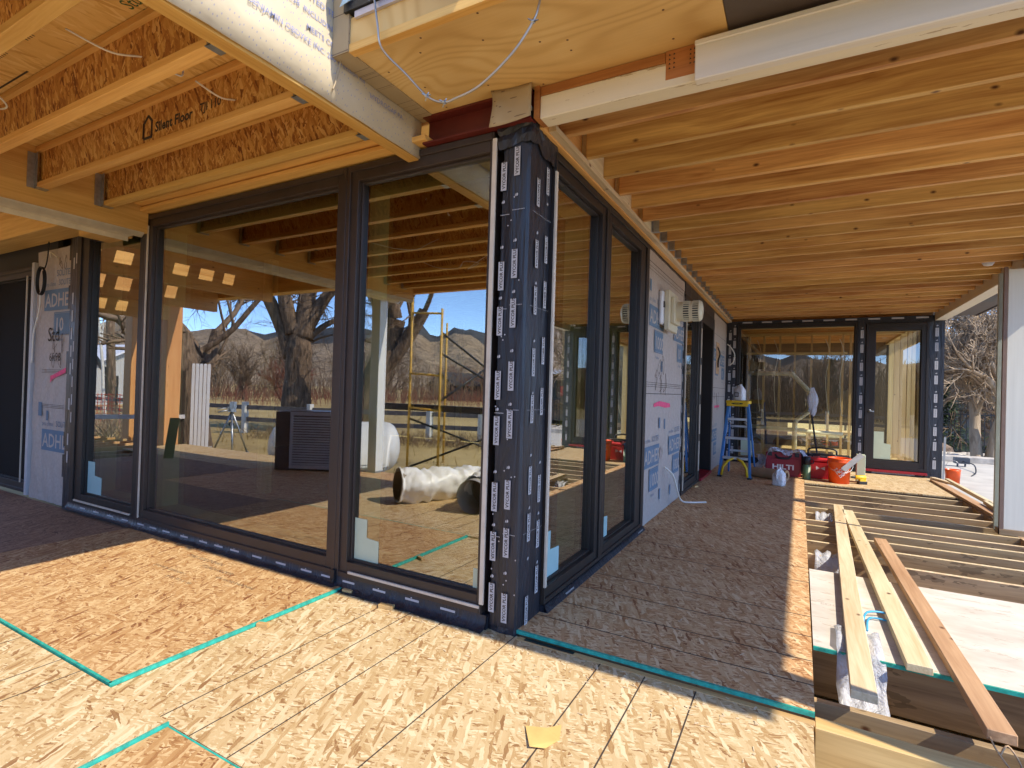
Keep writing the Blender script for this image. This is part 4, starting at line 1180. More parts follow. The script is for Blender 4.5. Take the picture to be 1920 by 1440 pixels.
logo(m, (XX, 2.46, .56), xd, zd, .60); logo(m, (XX, 3.50, .60), xd, zd, .60); scribble(m, (XX, 2.78, 1.38), xd, zd, .6, 14, 3); scribble(m, (XX, 2.9, 1.55), xd, zd, .5, 4, 2)
for z in (1.34, 1.36, 1.38, 2.45, 2.48): m.quad((XX, 2.45, z), (XX, 4.1, z), (XX, 4.1, z + .0035), (XX, 2.45, z + .0035), 2)
for z in (1.27, 2.52): m.quad((XX, 2.40, z), (XX, 4.19, z), (XX, 4.19, z + .006), (XX, 2.40, z + .006), 2)
for y, z in ((3.02, .92), (3.25, .90), (2.52, 2.25), (3.1, .18), (3.6, .15), (3.05, 1.50)): m.quad((XX, y, z), (XX, y + .06, z), (XX, y + .06, z + .11), (XX, y, z + .11), 0)
wpart(m, "printed_marks", ['print_blue', 'membrane', 'line'], t)
m = MB()
for a, b, c, d in ((2.78, 3.50, 1.13, 1.19),): m.add([(XX, a, 1.175), (XX, a + .25, 1.20), (XX, b, 1.17), (XX, b + .04, 1.13), (XX, b - .2, 1.125), (XX, a + .2, 1.15), (XX, a, 1.14)], [(0, 1, 5, 6), (1, 2, 4, 5), (2, 3, 4)])
wpart(m, "spray_mark", 'pink', t)
m = MB(); rr = random.Random(6); z = .03
while z < 2.6:
    dz = rr.uniform(.08, .3); m.box(-.02, .006, 2.37, 2.41 + rr.uniform(.0, .05), z, min(z + dz, 2.64)); m.box(-.02, .006, 4.14 + rr.uniform(-.02, .04), 4.20, z, min(z + dz, 2.5)); z += dz
for i in range(13):
    m.quad((.0075, 2.388, .1 + i * .19), (.0075, 2.41, .1 + i * .19), (.0075, 2.41, .2 + i * .19), (.0075, 2.388, .2 + i * .19), 1)
    m.quad((.0075, 4.165, .1 + i * .19), (.0075, 4.19, .1 + i * .19), (.0075, 4.19, .19 + i * .19), (.0075, 4.165, .19 + i * .19), 1)
wpart(m, "flashing_edge", ['vycor', 'sticker'], t)
t = thing("membrane_wall", "short grey membrane wall with a square wood cutout beside the stepladder", "wall", (-0.07, 7.5, 0))
m = MB(); m.box(-.15, .0, 6.66, 8.40, .0, 2.66); wpart(m, "membrane", 'membrane', t)
m = MB(); XX = .0025
logo(m, (XX, 6.75, 1.85), xd, zd, .6); logo(m, (XX, 7.55, 1.80), xd, zd, .6, "ADHER", "10"); logo(m, (XX, 6.75, .50), xd, zd, .6); scribble(m, (XX, 6.9, 1.15), xd, zd, .7, 24, 3)
for z in (1.25, 1.4, 2.3): m.quad((XX, 6.7, z), (XX, 8.3, z), (XX, 8.3, z + .005), (XX, 6.7, z + .005), 2)
m.quad((XX, 6.98, 1.06), (XX, 7.6, 1.06), (XX, 7.6, 1.10), (XX, 6.98, 1.10), 3)
wpart(m, "printed_marks", ['print_blue', 'membrane', 'line', 'pink'], t)
m = MB(); m.box(.0, .006, 7.05, 7.42, 1.64, 2.18); wpart(m, "wood_cutout", 'dimred', t)
m = MB(); m.tube(spline([(.008, 7.15, 2.1), (.03, 7.3, 2.0), (.02, 7.25, 1.9), (.03, 7.1, 1.82), (.02, 7.2, 1.76)], 5), .012, 6); wpart(m, "wire_stub", 'cable_b', t)
# door in the east facade
t = window("sliding_door", "narrow glass leaf of the side door, the ladder mirrored in it", (-0.01, 4.205, 0), R(90), 1.16, 0.035, 2.45, .10, .12, .12, .12, cat="door", strips=[(.085, .105, .05, 2.35, -.034)])
t = thing("door_opening", "deep dark opening of the side door with tan spacer strips and a red sill", "door", (-0.1, 5.98, 0))
m = MB(); m.box(-.20, .02, 5.37, 5.50, .035, 2.45); m.box(-.20, .02, 6.54, 6.66, .035, 2.50); m.box(-.20, .02, 5.50, 6.54, 2.32, 2.50); m.box(-.20, .02, 4.2, 5.5, 2.452, 2.50); m.box(-.24, -.20, 5.50, 6.54, .035, 2.32); wpart(m, "frame", 'frame', t, .002)
m = MB()
for z in (.2, .72, 1.28, 1.80): m.box(.0205, .026, 5.38, 5.43, z, z + .42)
wpart(m, "spacer_strip", 'beige_trim', t)
m = MB(); m.box(-.19, .05, 5.52, 6.52, .036, .075); wpart(m, "sill", 'dred', t, .003)
m = MB(); m.box(-.2, .012, 4.2, 6.66, 2.502, 2.655); wpart(m, "head_panel", 'vycor', t)

# ================================================================== fan hood on the wall
t = thing("fan_hood", "cream exhaust terminal with a ribbed round hood sticking out of the grey wall", "vent hood", (0.1, 3.05, 1.94))
m = MB(); m.box(.006, .05, 2.86, 3.06, 1.97, 2.31); wpart(m, "wall_plate", 'whitep', t, .015)
m = MB(); m.box(.0505, .06, 2.88, 2.915, 2.14, 2.20); wpart(m, "dark_label", 'line', t)
m = MB(); m.box(.052, .10, 2.92, 3.34, 1.92, 2.32); m.box(.10, .14, 2.99, 3.27, 1.99, 2.26); wpart(m, "mounting_box", 'cream', t, .006)
m = MB(); c = (.14, 3.13, 2.125)
m.lathe([(.098, 0), (.098, .07)], c, 'x', 28); m.lathe([(.103, .125), (.103, .16)], c, 'x', 28); m.lathe([(.092, .0), (.092, .215)], c, 'x', 20, 1)
m.lathe([(.0, .245), (.05, .247), (.09, .238), (.104, .222), (.106, .215), (.09, .213)], c, 'x', 28)
for k in range(26):
    a = 2 * PI * k / 26; y = c[1] + .101 * math.cos(a); z = c[2] + .101 * math.sin(a)
    m.bar((.20, y, z), (.268, y, z), .010, .010); m.bar((.295, y, z), (.36, y, z), .010, .010)
wpart(m, "ribbed_hood", ['cream', 'black'], t)
m = MB(); m.tube(spline([(.02, 3.25, .50), (.10, 3.30, .42), (.13, 3.4, .25), (.14, 3.6, .10), (.20, 3.85, .045), (.34, 4.0, .04)], 6), .010, 8)
solo(m, "cable", 'cable', "white cable drooping from the grey wall to the walkway", "cable")
m = MB(); m.tube(spline([(.03, 8.3, 2.25), (.10, 8.32, 2.18), (.16, 8.34, 2.05), (.14, 8.34, 1.92), (.08, 8.34, 1.85)], 6), .010, 8)
solo(m, "cable", 'cable', "white cable loop at the inner corner above the stepladder", "cable")

# ================================================================== far facade cladding (black membrane with labels)
t = thing("far_wall", "black membrane covered end wall of the right wing with rows of white labels", "wall", (1.7, FY + .1, 0))
m = MB()
m.box(0.005, .196, FY - .004, FY + .12, .0, 2.69); m.box(2.125, 2.236, FY - .004, FY + .12, .0, 2.69); m.box(3.106, 3.30, FY - .004, FY + .14, .0, 2.69)
m.box(.196, 2.125, FY - .004, FY + .12, 2.625, 2.69); m.box(2.236, 3.106, FY - .004, FY + .12, 2.585, 2.69); m.box(.196, 2.125, FY - .004, FY + .12, .0, .058); m.box(2.236, 3.106, FY - .004, FY + .12, .0, .10)
m.box(3.18, 3.30, FY + .14, FY + .75, .0, 2.69)
p = FY - .0065
for xa, st in ((.07, .22), (.15, .25), (2.18, .25), (3.20, .24)):
    z = .08 + (.1 if xa in (.15, 3.20) else 0); k = 0
    while z < 2.5:
        m.quad((xa - .022, p, z), (xa + .022, p, z), (xa + .022, p, z + .14), (xa - .022, p, z + .14), 1)
        m.text("VYCOR PLUS", .021, (xa + .008, p - .0006, z + .01), (0, 0, 1), (-1, 0, 0), 2)
        leaf(m, xa, z + .165, 'y', p, .014, 1); z += st * (1.0 if k % 2 else 1.25); k += 1
for i in range(9): m.quad((.28 + i * .33, p, 2.645), (.28 + i * .33 + .17, p, 2.645), (.28 + i * .33 + .17, p, 2.672), (.28 + i * .33, p, 2.672), 1)
wpart(m, "membrane", ['vycor', 'sticker', 'line'], t)
m = MB(); m.box(2.36, 2.95, FY - .012, FY - .0045, .038, .085); wpart(m, "sill_patch", 'sticker', t)
m = MB(); m.box(2.20, 2.30, FY - .03, FY - .005, .032, .07); m.box(3.08, 3.22, FY - .04, FY - .005, .031, .07); wpart(m, "torn_edge", 'vycor', t)

# ================================================================== RIGHT CANOPY
rx1 = 3.16
t = thing("ledger_board", "long wooden ledger above the right wing windows that carries the joists", "ledger", (.05, 4.2, 2.66))
m = MB(); m.box(.004, .045, .05, 8.39, 2.66, 2.95); wpart(m, "board", 'lvl', t, .002)
m = MB(); m.box(.0455, .09, .12, 8.39, 2.668, 2.70); wpart(m, "lower_strip", 'dimy', t, .002)
m = MB(); m.box(-.006, .003, .28, 8.39, 2.635, 2.668); wpart(m, "flashing", 'vycor', t)
y = 0.27; i = 0
while y < 8.36:
    lab = ("fir ceiling joist, %s from the painted beam" % (ORD[i] if i else "nearest"))
    if i == 1: lab = "fir ceiling joist with a large dark knot, second from the painted beam"
    if i == 3: lab = "fir ceiling joist with scattered black knots, fourth from the painted beam"
    mb = MB(); x0 = .0905 if i % 2 or i > 5 else .0475
    mb.box(x0, rx1 - .003, y - .0195, y + .0195, 2.70, 2.935)
    o = solo(mb, "ceiling_joist", 'fir', lab, "joist", "fir joists of the right canopy", bevel=.002)
    if i >= 6:
        m = MB(); L = Vector(o.location); q = .0225
        m.box(.092, .15, y - q - .0015, y - q + .001, 2.70, 2.83); m.box(.092, .15, y + q - .001, y + q + .0015, 2.70, 2.83); m.box(.092, .15, y - q, y + q, 2.6965, 2.699); m.box(.0905, .092, y - q - .035, y - q, 2.69, 2.83)
        wpart(m, "joist_hanger", 'steel', o)
    else:
        m = MB(); m.box(.046, .0475 if x0 < .05 else .09, y + .021, y + .306, 2.701, 2.93)
        if i % 2: wpart(m, "blocking", 'dimy', o)
    y += .325 + (.006 if i % 3 else -.01); i += 1
mb = MB(); mb.box(.004, rx1, .05, 8.4, 2.938, 2.96)
solo(mb, "roof_boards", 'osb_roof', "boards closing the roof above the fir joists", "roof deck")
# painted beam over the corner, near end of the canopy
t = thing("painted_beam", "long white painted beam with flaking paint over the corner", "beam", (1.9, -.02, 2.64))
m = MB(); m.box(.075, 3.75, -.05, .05, 2.655, 2.77); wpart(m, "lower_beam", 'white_beam', t, .004)
m = MB(); m.box(.075, .70, -.048, .045, 2.772, 2.82); wpart(m, "raw_edge", 'raw_brown', t, .002)
m = MB(); m.box(.70, .835, -.040, .03, 2.772, 2.82); m.box(.702, .833, -.0515, -.0503, 2.69, 2.82)
wpart(m, "bare_patch", 'raw_brown', t)
m = MB()
for z in (2.735, 2.755, 2.775, 2.795):
    for x in (.715, .735, .805, .822): m.prism([(x, -.0525, z), (x + .009, -.0525, z + .003), (x + .002, -.0525, z + .010)], (0, 0, 0), (0, -.0008, 0))
wpart(m, "nail_plate_holes", 'line', t)
m = MB(); m.box(.836, 3.75, -.098, -.0515, 2.632, 2.800); m.box(.836, 3.75, -.110, -.0985, 2.775, 2.800); wpart(m, "trim_board", 'white_trim', t, .004)
m = MB(); m.box(.045, .0735, -.06, .05, 2.66, 2.9); wpart(m, "end_block", 'raw_brown', t)
# soffit south of it
mb = MB(); mb.box(-.60, .965, -.66, -.02, 2.822, 2.84)
so_ = solo(mb, "soffit_panel", 'ply', "pale plywood soffit panel above the corner post", "soffit")
m = MB(); m.box(-.7035, -.6005, -.655, -.02, 2.815, 2.9); m.box(-.7035, -.6005, -.70, -.6555, 2.815, 3.25); wpart(m, "edge_filler", 'wrap_dark', so_)  # filler added to stop sun leaking past the soffit; front piece is wrap
mb = MB(); mb.box(.968, 3.78, -.66, -.02, 2.822, 2.84)
solo(mb, "soffit_panel", 'brown_soffit', "dark brown soffit panel at the top right", "soffit")
t = thing("fascia_board", "plywood fascia with metal drip edge and gutter along the near roof edge", "fascia", (1.5, -.67, 2.8))
m = MB(); m.box(-.60, 3.80, -.69, -.662, 2.822, 2.975); wpart(m, "board", 'ply', t, .002)
m = MB(); m.box(-.60, 3.80, -.694, -.6915, 2.816, 2.850); m.box(-.60, 3.80, -.694, -.655, 2.812, 2.8155); wpart(m, "lower_strip", 'lvlx', t)
m = MB(); m.box(-.56, 3.82, -.705, -.6905, 2.955, 2.985); wpart(m, "drip_edge", plain("lilac_metal", (0.50, 0.48, 0.56), .4, .3), t)
m = MB(); m.box(-.62, 3.84, -.715, -.64, 2.99, 3.03); wpart(m, "roof_edge", 'black', t)
mb = MB(); rr = random.Random(3); vs = []; fs = []
for j in range(6):
    for i in range(12): vs.append((-.62 + i * .075, -.74 + .03 * math.sin(j * 2 + i), 3.01 + j * .06 + rr.uniform(-.02, .02) + (.03 * math.sin(i * 1.7) if j == 0 else 0)))
for j in range(5):
    for i in range(11): fs.append((j * 12 + i, j * 12 + i + 1, (j + 1) * 12 + i + 1, (j + 1) * 12 + i))
mb.add(vs, fs, 0, False); o = solo(mb, "plastic_sheet", 'bluebag', "crumpled blue white plastic sheet on the roof edge at the top", "plastic sheet"); so = o.modifiers.new("thickness", 'SOLIDIFY'); so.thickness = .001
# red steel beam and tan wrap flap above the corner
mb = MB(); mb.box(-.66, .03, -.012, .0, 2.665, 2.82); mb.box(-.66, .03, -.07, -.0125, 2.662, 2.672); mb.box(-.66, .03, -.07, -.0125, 2.808, 2.8195)
solo(mb, "steel_beam", 'red_steel', "dark red primed steel beam between the wrap and the corner post", "steel beam")
mb = MB(); vs = []; fs = []
for j in range(9):
    for i in range(9):
        u = i / 8; v = j / 8; curl = .03 * (1 - u) ** 3 + .008 * math.sin(v * 5) * (1 - u)
        vs.append((-.175 + .225 * u + .02 * math.sin(v * 3.14) * (1 - u), -.105 - curl, 2.655 + .165 * v - .03 * (1 - u) * (1 - v)))
for j in range(8):
    for i in range(8): fs.append((j * 9 + i, j * 9 + i + 1, (j + 1) * 9 + i + 1, (j + 1) * 9 + i))
mb.add(vs, fs, 0, True); o = solo(mb, "wrap_flap", 'wrap_dark', "curled flap of tan dimpled wrap above the corner post", "wrap"); so = o.modifiers.new("thickness", 'SOLIDIFY'); so.thickness = .003
# dangling metal cable under the soffit
t = thing("hanging_cable", "grey metal cable dangling in a loop under the plywood soffit", "cable", (-.2, -.5, 2.6))
m = MB(); m.tube(spline([(-.45, -.725, 3.2), (-.42, -.725, 2.98), (-.40, -.722, 2.86), (-.395, -.71, 2.785), (-.385, -.67, 2.75), (-.32, -.62, 2.68), (-.213, -.60, 2.564), (-.124, -.60, 2.514), (-.06, -.60, 2.515), (.067, -.60, 2.541), (.216, -.60, 2.633), (.308, -.60, 2.735), (.33, -.60, 2.79), (.335, -.60, 2.821)], 6), .0048, 8)
wpart(m, "cable", 'cable_g', t)
for (x, y, z) in ((-.213, -.60, 2.564), (-.115, -.60, 2.513), (.308, -.60, 2.735)):
    m = MB()
    for k in range(5):
        a = k * 1.3; m.bar((x, y, z), (x + .022 * math.cos(a), y + .012 * math.sin(a * 2), z + .018 * math.sin(a)), .005, .003)
    m.lathe([(.008, -.006), (.009, 0), (.008, .006)], (x, y, z), 'x', 8); wpart(m, "wire_tie", 'steel', t)

# east edge of the canopy: painted edge beam, eave, white post
t = thing("edge_beam", "cream painted edge beam along the patio side of the right canopy", "beam", (3.22, 4.0, 2.58))
m = MB(); m.box(3.165, 3.32, -.02, 8.385, 2.60, 2.93); wpart(m, "beam", 'white_y', t, .004)
t = thing("eave", "dark brown eave soffit with a vent beyond the edge beam", "eave", (3.5, 4.2, 2.7))
m = MB(); m.box(3.322, 3.74, -.64, 8.7, 2.705, 2.725); wpart(m, "soffit", 'brown_soffit', t)
m = MB(); m.box(3.742, 3.765, -.66, 8.7, 2.69, 3.0); wpart(m, "fascia", 'brown_soffit', t)
m = MB(); m.box(3.43, 3.62, 6.6, 7.3, 2.6995, 2.7045); m.box(3.47, 3.58, 6.7, 7.2, 2.6965, 2.699, 1); wpart(m, "vent", ['brown_soffit', 'black'], t)
t = thing("white_post", "white painted porch post with a brown metal edge at the right", "post", (3.13, 4.46, 0))
m = MB(); m.box(3.03, 3.30, 4.40, 4.52, .055, 2.599); wpart(m, "shaft", 'white_post', t, .004)
m = MB(); m.box(3.0, 3.028, 4.395, 4.43, .0, 2.62); wpart(m, "edge_strip", plain("brown_strip", (0.20, 0.13, 0.10), .6), t)
m = MB(); m.box(3.0, 3.28, 4.39, 4.53, .0, .054); wpart(m, "base_block", 'pitjoist', t)
mb = MB(); mb.box(3.012, 3.05, 4.60, 4.64, .0, 2.60); solo(mb, "downpipe", plain("grey_green_pipe", (0.40, 0.46, 0.44), .4), "thin grey green downpipe behind the white post", "pipe")
mb = MB(); mb.box(3.05, 3.25, -.34, -.14, -.47, 2.64); solo(mb, "porch_post", 'white_post', "white porch post just outside the right edge that shades the walkway", "post", bevel=.004)
mb = MB(); mb.box(3.20, 3.24, 3.28, 3.32, .0, 2.6); solo(mb, "prop", 'steel', "thin temporary prop under the edge beam outside the right edge", "prop")
mb = MB(); mb.lathe([(0, -.03), (.035, -.022), (.05, 0), (.05, .012)], (2.93, 4.63, 2.715), n=18); solo(mb, "ceiling_light", 'whitep', "small round white fixture on a joist near the white post", "light fixture")

# ================================================================== HOUSE SHELL (dark inside)
t = thing("house_shell", "dark interior shell of the house behind the glass", "house", (-4, 4, 0))
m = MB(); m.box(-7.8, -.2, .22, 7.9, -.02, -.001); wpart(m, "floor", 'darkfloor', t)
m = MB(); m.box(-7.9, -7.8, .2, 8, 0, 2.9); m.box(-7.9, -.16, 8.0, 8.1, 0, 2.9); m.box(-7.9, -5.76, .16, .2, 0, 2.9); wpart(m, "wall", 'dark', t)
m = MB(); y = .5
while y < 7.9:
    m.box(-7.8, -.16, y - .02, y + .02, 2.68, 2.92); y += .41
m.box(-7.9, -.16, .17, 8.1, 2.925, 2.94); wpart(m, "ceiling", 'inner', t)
m = MB(); m.box(-10.5, -.05, -.03, 8.3, 3.06, 3.2); m.box(-.05, 3.74, -.6, 12.9, 3.03, 3.2); m.box(-3.8, -.73, -3.4, -.02, 2.96, 3.2); wpart(m, "roof", 'shed', t)
m = MB()
for y in (1.5, 3.1, 4.8, 6.3): m.box(-4.2, -4.06, y, y + .09, 0, 2.68)
for x in (-6.5, -5.2, -2.6, -1.4): m.box(x, x + .09, 6.9, 7.0, 0, 2.68)
wpart(m, "interior_studs", 'stud', t)
m = MB(); m.box(-.15, -.1, .30, 2.36, 2.64, 2.9); m.box(-.15, -.02, 4.2, 6.66, 2.66, 2.9); wpart(m, "lintel", 'inner', t)

# wing behind the far facade: open stud walls, pipes
t = thing("wing_interior", "framed room of the right wing with studs and beams behind the far window", "room framing", (1.6, 10.5, 0))
m = MB(); m.box(-2.0, 3.18, FY + .14, 13.0, -.02, .03); wpart(m, "floor", 'osb', t)
m = MB(); y = FY + .35
while y < 12.9:
    m.box(-2.0, 3.2, y - .02, y + .02, 2.66, 2.88); y += .41
m.box(-2.0, 3.3, FY + .1, 13.0, 2.885, 2.90); wpart(m, "ceiling", 'fir', t)
for x in (.25, .55, .86, 1.15, 1.46, 1.78, 2.02, 2.16, 2.42):
    m = MB(); m.box(x - .02, x + .02, 10.35, 10.44, .03, 2.64); wpart(m, "stud", 'stud', t)
for y in (9.1, 9.5, 9.95, 10.0, 10.8, 11.6, 12.4):
    m = MB(); m.box(3.04, 3.17, y - .02, y + .02, .03, 2.64); wpart(m, "stud", 'stud', t)
m = MB(); m.box(-2, 3.17, 10.34, 10.45, 2.6, 2.655); m.box(-2, 2.5, 10.34, 10.45, .03, .07); m.box(.2, 2.1, 10.34, 10.45, 2.2, 2.24); m.box(3.03, 3.175, 8.6, 12.9, 2.6, 2.655); wpart(m, "plate", 'studx', t)
m = MB(); m.box(-2.05, -2.0, FY, 13, 0, 2.9); m.box(-2.0, 3.3, 12.95, 13.05, 0, .30); m.box(-2.0, 1.0, 12.95, 13.05, .30, .62); m.box(2.5, 3.3, 12.95, 13.05, .30, .62); m.box(-2.0, 3.3, 12.95, 13.05, .62, 2.9); m.box(-2.0, .2, 10.6, 10.7, 0, 2.9); wpart(m, "wall", 'dark', t)
m = MB(); m.box(.5, 2.4, 11.0, 11.9, .5, .55); m.box(.5, .56, 11.0, 11.06, .03, .5); m.box(2.34, 2.4, 11.0, 11.06, .03, .5); m.box(1.4, 1.46, 11.0, 11.06, .03, .5); wpart(m, "work_table", 'dimy', t)
t = thing("drain_pipe", "white plastic drain pipe with bends behind the far window", "pipe", (1.2, 10.2, .5))
m = MB(); Y = 10.25
m.tube([(.25, Y, 1.78), (1.05, Y, 1.78), (1.12, Y, 1.76), (1.42, Y, 1.42), (1.45, Y, 1.36), (1.45, Y, 1.05), (1.42, Y, .98), (1.2, Y, .80), (1.18, Y, .74), (1.18, Y, .05)], .05, 10)
m.tube([(.35, Y + .02, .62), (1.18, Y + .02, .58), (2.05, Y + .02, .55)], .042, 10); wpart(m, "pipe", 'pvc', t)
for p in ((1.10, 1.77), (1.44, 1.38), (1.44, 1.02), (1.19, .77), (1.18, .58)):
    m = MB(); m.lathe([(.03, -.05), (.05, -.05), (.05, .05), (.03, .05)], (p[0], Y, p[1]), n=12); wpart(m, "elbow", 'pvc', t)
for i, (x, lab) in enumerate(((.42, "white cable hanging at the left behind the far window"), (.75, "white cable between the first studs behind the far window"), (1.7, "white looped cable near the middle of the far window"), (1.95, "pale cable hanging beside the double stud"))):
    mb = MB(); mb.tube(spline([(x, 10.2, 2.5), (x + .08, 10.2, 2.2), (x + .02, 10.2, 1.7), (x + .05, 10.2, 1.2 - .2 * (i % 2)), (x + .09, 10.2, .95)], 6), .008, 6)
    solo(mb, "hanging_wire", 'cable', lab, "cable")

# ================================================================== STEPLADDER with jug
def ladder():
    t = thing("stepladder", "blue and yellow fibreglass stepladder standing in the far corner by the wall", "stepladder", (.42, 6.25, U), R(-4))
    H = 1.17
    def P(s, z): # front rail centre: narrows and leans back upwards
        k = z / H; return Vector((s * (.215 - .085 * k), -.02 + .20 * k, z))
    for s in (-1, 1):
        m = MB(); m.bar(P(s, 0.01), P(s, H - .04), .028, .062, up=(0, 1, 0)); 
        m.bar(P(s, 0.01) + Vector((s * .010, -.031, 0)), P(s, H - .04) + Vector((s * .010, -.031, 0)), .030, .006, up=(0, 1, 0)); sub(m, "front_rail", 'blue', t, .002)
        m = MB(); m.bar((s * .20, .62, .01), (s * .135, .22, H - .03), .022, .045, up=(0, 1, 0)); sub(m, "rear_rail", 'blue', t, .002)
        m = MB(); m.obox(P(s, .012), .03, .045, .012); sub(m, "foot", 'black', t)
    for z in (.31, .61, .90):
        a, b = P(-1, z), P(1, z)
        m = MB(); m.box(a.x + .012, b.x - .012, a.y - .045, a.y + .035, z - .004, z + .002); m.box(a.x + .012, b.x - .012, a.y - .048, a.y - .045, z - .032, z + .002); sub(m, "step", 'alum', t, .001)
    for z in (.35, .75): 
        m = MB(); k = z / H; y = .62 - .40 * k; m.box(-.19 + .055 * k, .19 - .055 * k, y - .01, y + .01, z, z + .03); sub(m, "rear_brace", 'alum', t)
    m = MB(); m.box(-.165, .165, .06, .30, H - .045, H + .002); m.box(-.155, .155, .05, .06, H - .085, H - .002)
    tc_ = sub(m, "top_cap", 'yellow', t, .008)
    m = MB(); y = .0488
    m.lathe([(0, 0), (.012, 0), (.026, 0)], (0, y, H - .043), 'y', 20)
    for p in list(range(len(m.v))): pass
    m = MB(); n = 24
    el = [(.085 * math.cos(2 * PI * i / n), .014 * math.sin(2 * PI * i / n)) for i in range(n)]
    m.add([(a, y, H - .043 + b) for a, b in el], [tuple(range(n))]); m.text("WERNER", .020, (0, y - .0008, H - .050), (1, 0, 0), (0, 0, 1), 1, .01, 'CENTER')
    sub(m, "cap_mark", ['black', 'yellow'], tc_)
    for s in (-1, 1):
        m = MB(); a = P(s, .30); b = P(s, .03)
        m.tube([Vector((s * .02, a.y - .036, .298)), Vector((s * .10, a.y - .038, .25)), Vector((s * .165, (a.y + b.y) / 2 - .042, .16)), Vector((s * .185, b.y - .040, .03))], [.016, .022, .020, .018], 6); sub(m, "curved_brace", 'yellow', t)
        m = MB(); m.tube([P(s, .86) + Vector((-s * .015, -.02, 0)), Vector((s * .10, .10, .84)), Vector((s * .12, .25, .80)), Vector((s * .15, .36, .78))], .008, 6); sub(m, "spreader", 'alum', t)
    return t
ladder()
def jug(name, lab, loc, rz, s=1.0, lbl=False):
    t = thing(name, lab, "jug", loc, rz)
    prof = [(.0, 0), (.066, 0), (.076, .010), (.078, .05), (.078, .135), (.070, .168), (.046, .205), (.026, .226), (.019, .235), (.019, .252), (.0, .252)]
    m = MB(); n = 24; vs = []; fs = []
    for r, h in prof:
        for k in range(n):
            a = 2 * PI * k / n; c, q = math.cos(a), math.sin(a)
            f = 1.0 if h > .20 or r == 0 else 1.0 / max(abs(c), abs(q)) ** .55
            sh = .012 * max(0, min(1, (h - .14) / .08))
            vs.append(((r * c * f + sh) * s, r * q * f * s, h * s))
    for i in range(len(prof) - 1):
        for k in range(n): fs.append((i * n + k, i * n + (k + 1) % n, (i + 1) * n + (k + 1) % n, (i + 1) * n + k))
    m.add(vs, fs, 0, True); bd = sub(m, "body", 'jug', t)
    m = MB(); m.tube(spline([(-.018 * s, 0, .222 * s), (-.052 * s, 0, .214 * s), (-.082 * s, 0, .175 * s), (-.082 * s, 0, .12 * s), (-.068 * s, 0, .10 * s)], 5), .014 * s, 8); sub(m, "handle", 'jug', t)
    if lbl:
        m = MB(); m.box(-.045, .02, -.0835, -.082, .055, .125); m.box(-.036, .011, -.0845, -.0836, .068, .112, 1); sub(m, "label", ['line', 'sticker'], bd)
    return t
jug("water_jug", "white plastic jug with a dark label standing on the ladder's yellow cap", (.445, 6.43, U + 1.174), R(-20), 1.0, True)
jug("water_jug", "empty translucent plastic jug standing on the walkway boards", (1.03, 5.92, U), R(70), 1.02)

# ================================================================== tool case, cooler, bucket and bits in front of the far window
t = thing("tool_case", "dark red hard tool case with white lettering and black handle under a plastic bag", "tool case", (1.05, 7.02, U), R(3))
def rbox(m, x0, x1, y0, y1, z0, z1, r, mi=0):
    pts = []
    for cx, cz, a0 in ((x1 - r, z0 + r, -90), (x1 - r, z1 - r, 0), (x0 + r, z1 - r, 90), (x0 + r, z0 + r, 180)):
        for k in range(4): a = R(a0 + k * 30); pts.append(Vector((cx + r * math.cos(a), 0, cz + r * math.sin(a))))
    m.prism(pts, (0, y0, 0), (0, y1, 0), mi)
m = MB(); rbox(m, -.25, .25, -.07, .07, .0, .37, .03); rbox(m, -.235, .235, -.082, -.0705, .015, .27, .02); rbox(m, -.245, .245, -.078, -.0705, .285, .355, .02); sh = sub(m, "shell", 'dred', t, .004)
m = MB(); m.tube(spline([(-.115, -.06, .34), (-.10, -.085, .315), (-.06, -.095, .285), (.06, -.095, .285), (.10, -.085, .315), (.115, -.06, .34)], 5), .016, 8); rbox(m, -.13, .13, -.05, .0, .345, .385, .01); sub(m, "handle", 'black', t)
for x in (-.19, .19):
    m = MB(); m.box(x - .03, x + .03, -.092, -.0785, .31, .375); sub(m, "latch", 'black', t, .003)
m = MB(); m.text("HILTI", .105, (0, -.0835, .11), (1, 0, 0), (0, 0, 1), 0, .035, 'CENTER')
m.v = [(p[0] * 1.28, p[1], p[2]) for p in m.v]; sub(m, "lettering", 'text_white', sh)
def crumple(name, lab, mat, fx, nu, nv, seed, cat="plastic bag", jit=.012):
    rr = random.Random(seed); m = MB(); vs = []; fs = []
    for j in range(nv + 1):
        for i in range(nu + 1):
            p = Vector(fx(i / nu, j / nv)); vs.append(p + Vector((rr.uniform(-jit, jit), rr.uniform(-jit, jit), rr.uniform(-jit, jit))))
    for j in range(nv):
        for i in range(nu): fs.append((j * (nu + 1) + i, j * (nu + 1) + i + 1, (j + 1) * (nu + 1) + i + 1, (j + 1) * (nu + 1) + i))
    m.add(vs, fs, 0, False); o = solo(m, name, mat, lab, cat)
    so = o.modifiers.new("thickness", 'SOLIDIFY'); so.thickness = .001
    return o
def bagf(u, v):
    x = .78 + .62 * u; y = 6.90 + .30 * v; z = U + .405 + .02 * math.sin(u * 9) - (.10 * max(0, u - .82) / .18 if u > .82 else 0) - (.30 * ((.10 - u) / .10) if u < .10 else 0)
    if v < .2: z -= (.2 - v) * (.15 + .1 * math.sin(u * 14))
    return (x, y, z)
crumple("plastic_bag", "crumpled whitish plastic bag lying over the red tool case", 'film', bagf, 22, 8, 12)
crumple("plastic_bag", "grey translucent plastic bag slumped left of the red tool case", 'film', lambda u, v: (.66 + .12 * u + .03 * math.sin(v * 6), 7.02 + .1 * math.sin(u * 3), U + .30 * (1 - v) + .005), 6, 10, 13)
t = thing("cooler_box", "bright red cooler box with black lid handle behind the orange bucket", "cooler box", (1.60, 7.12, U), R(2))
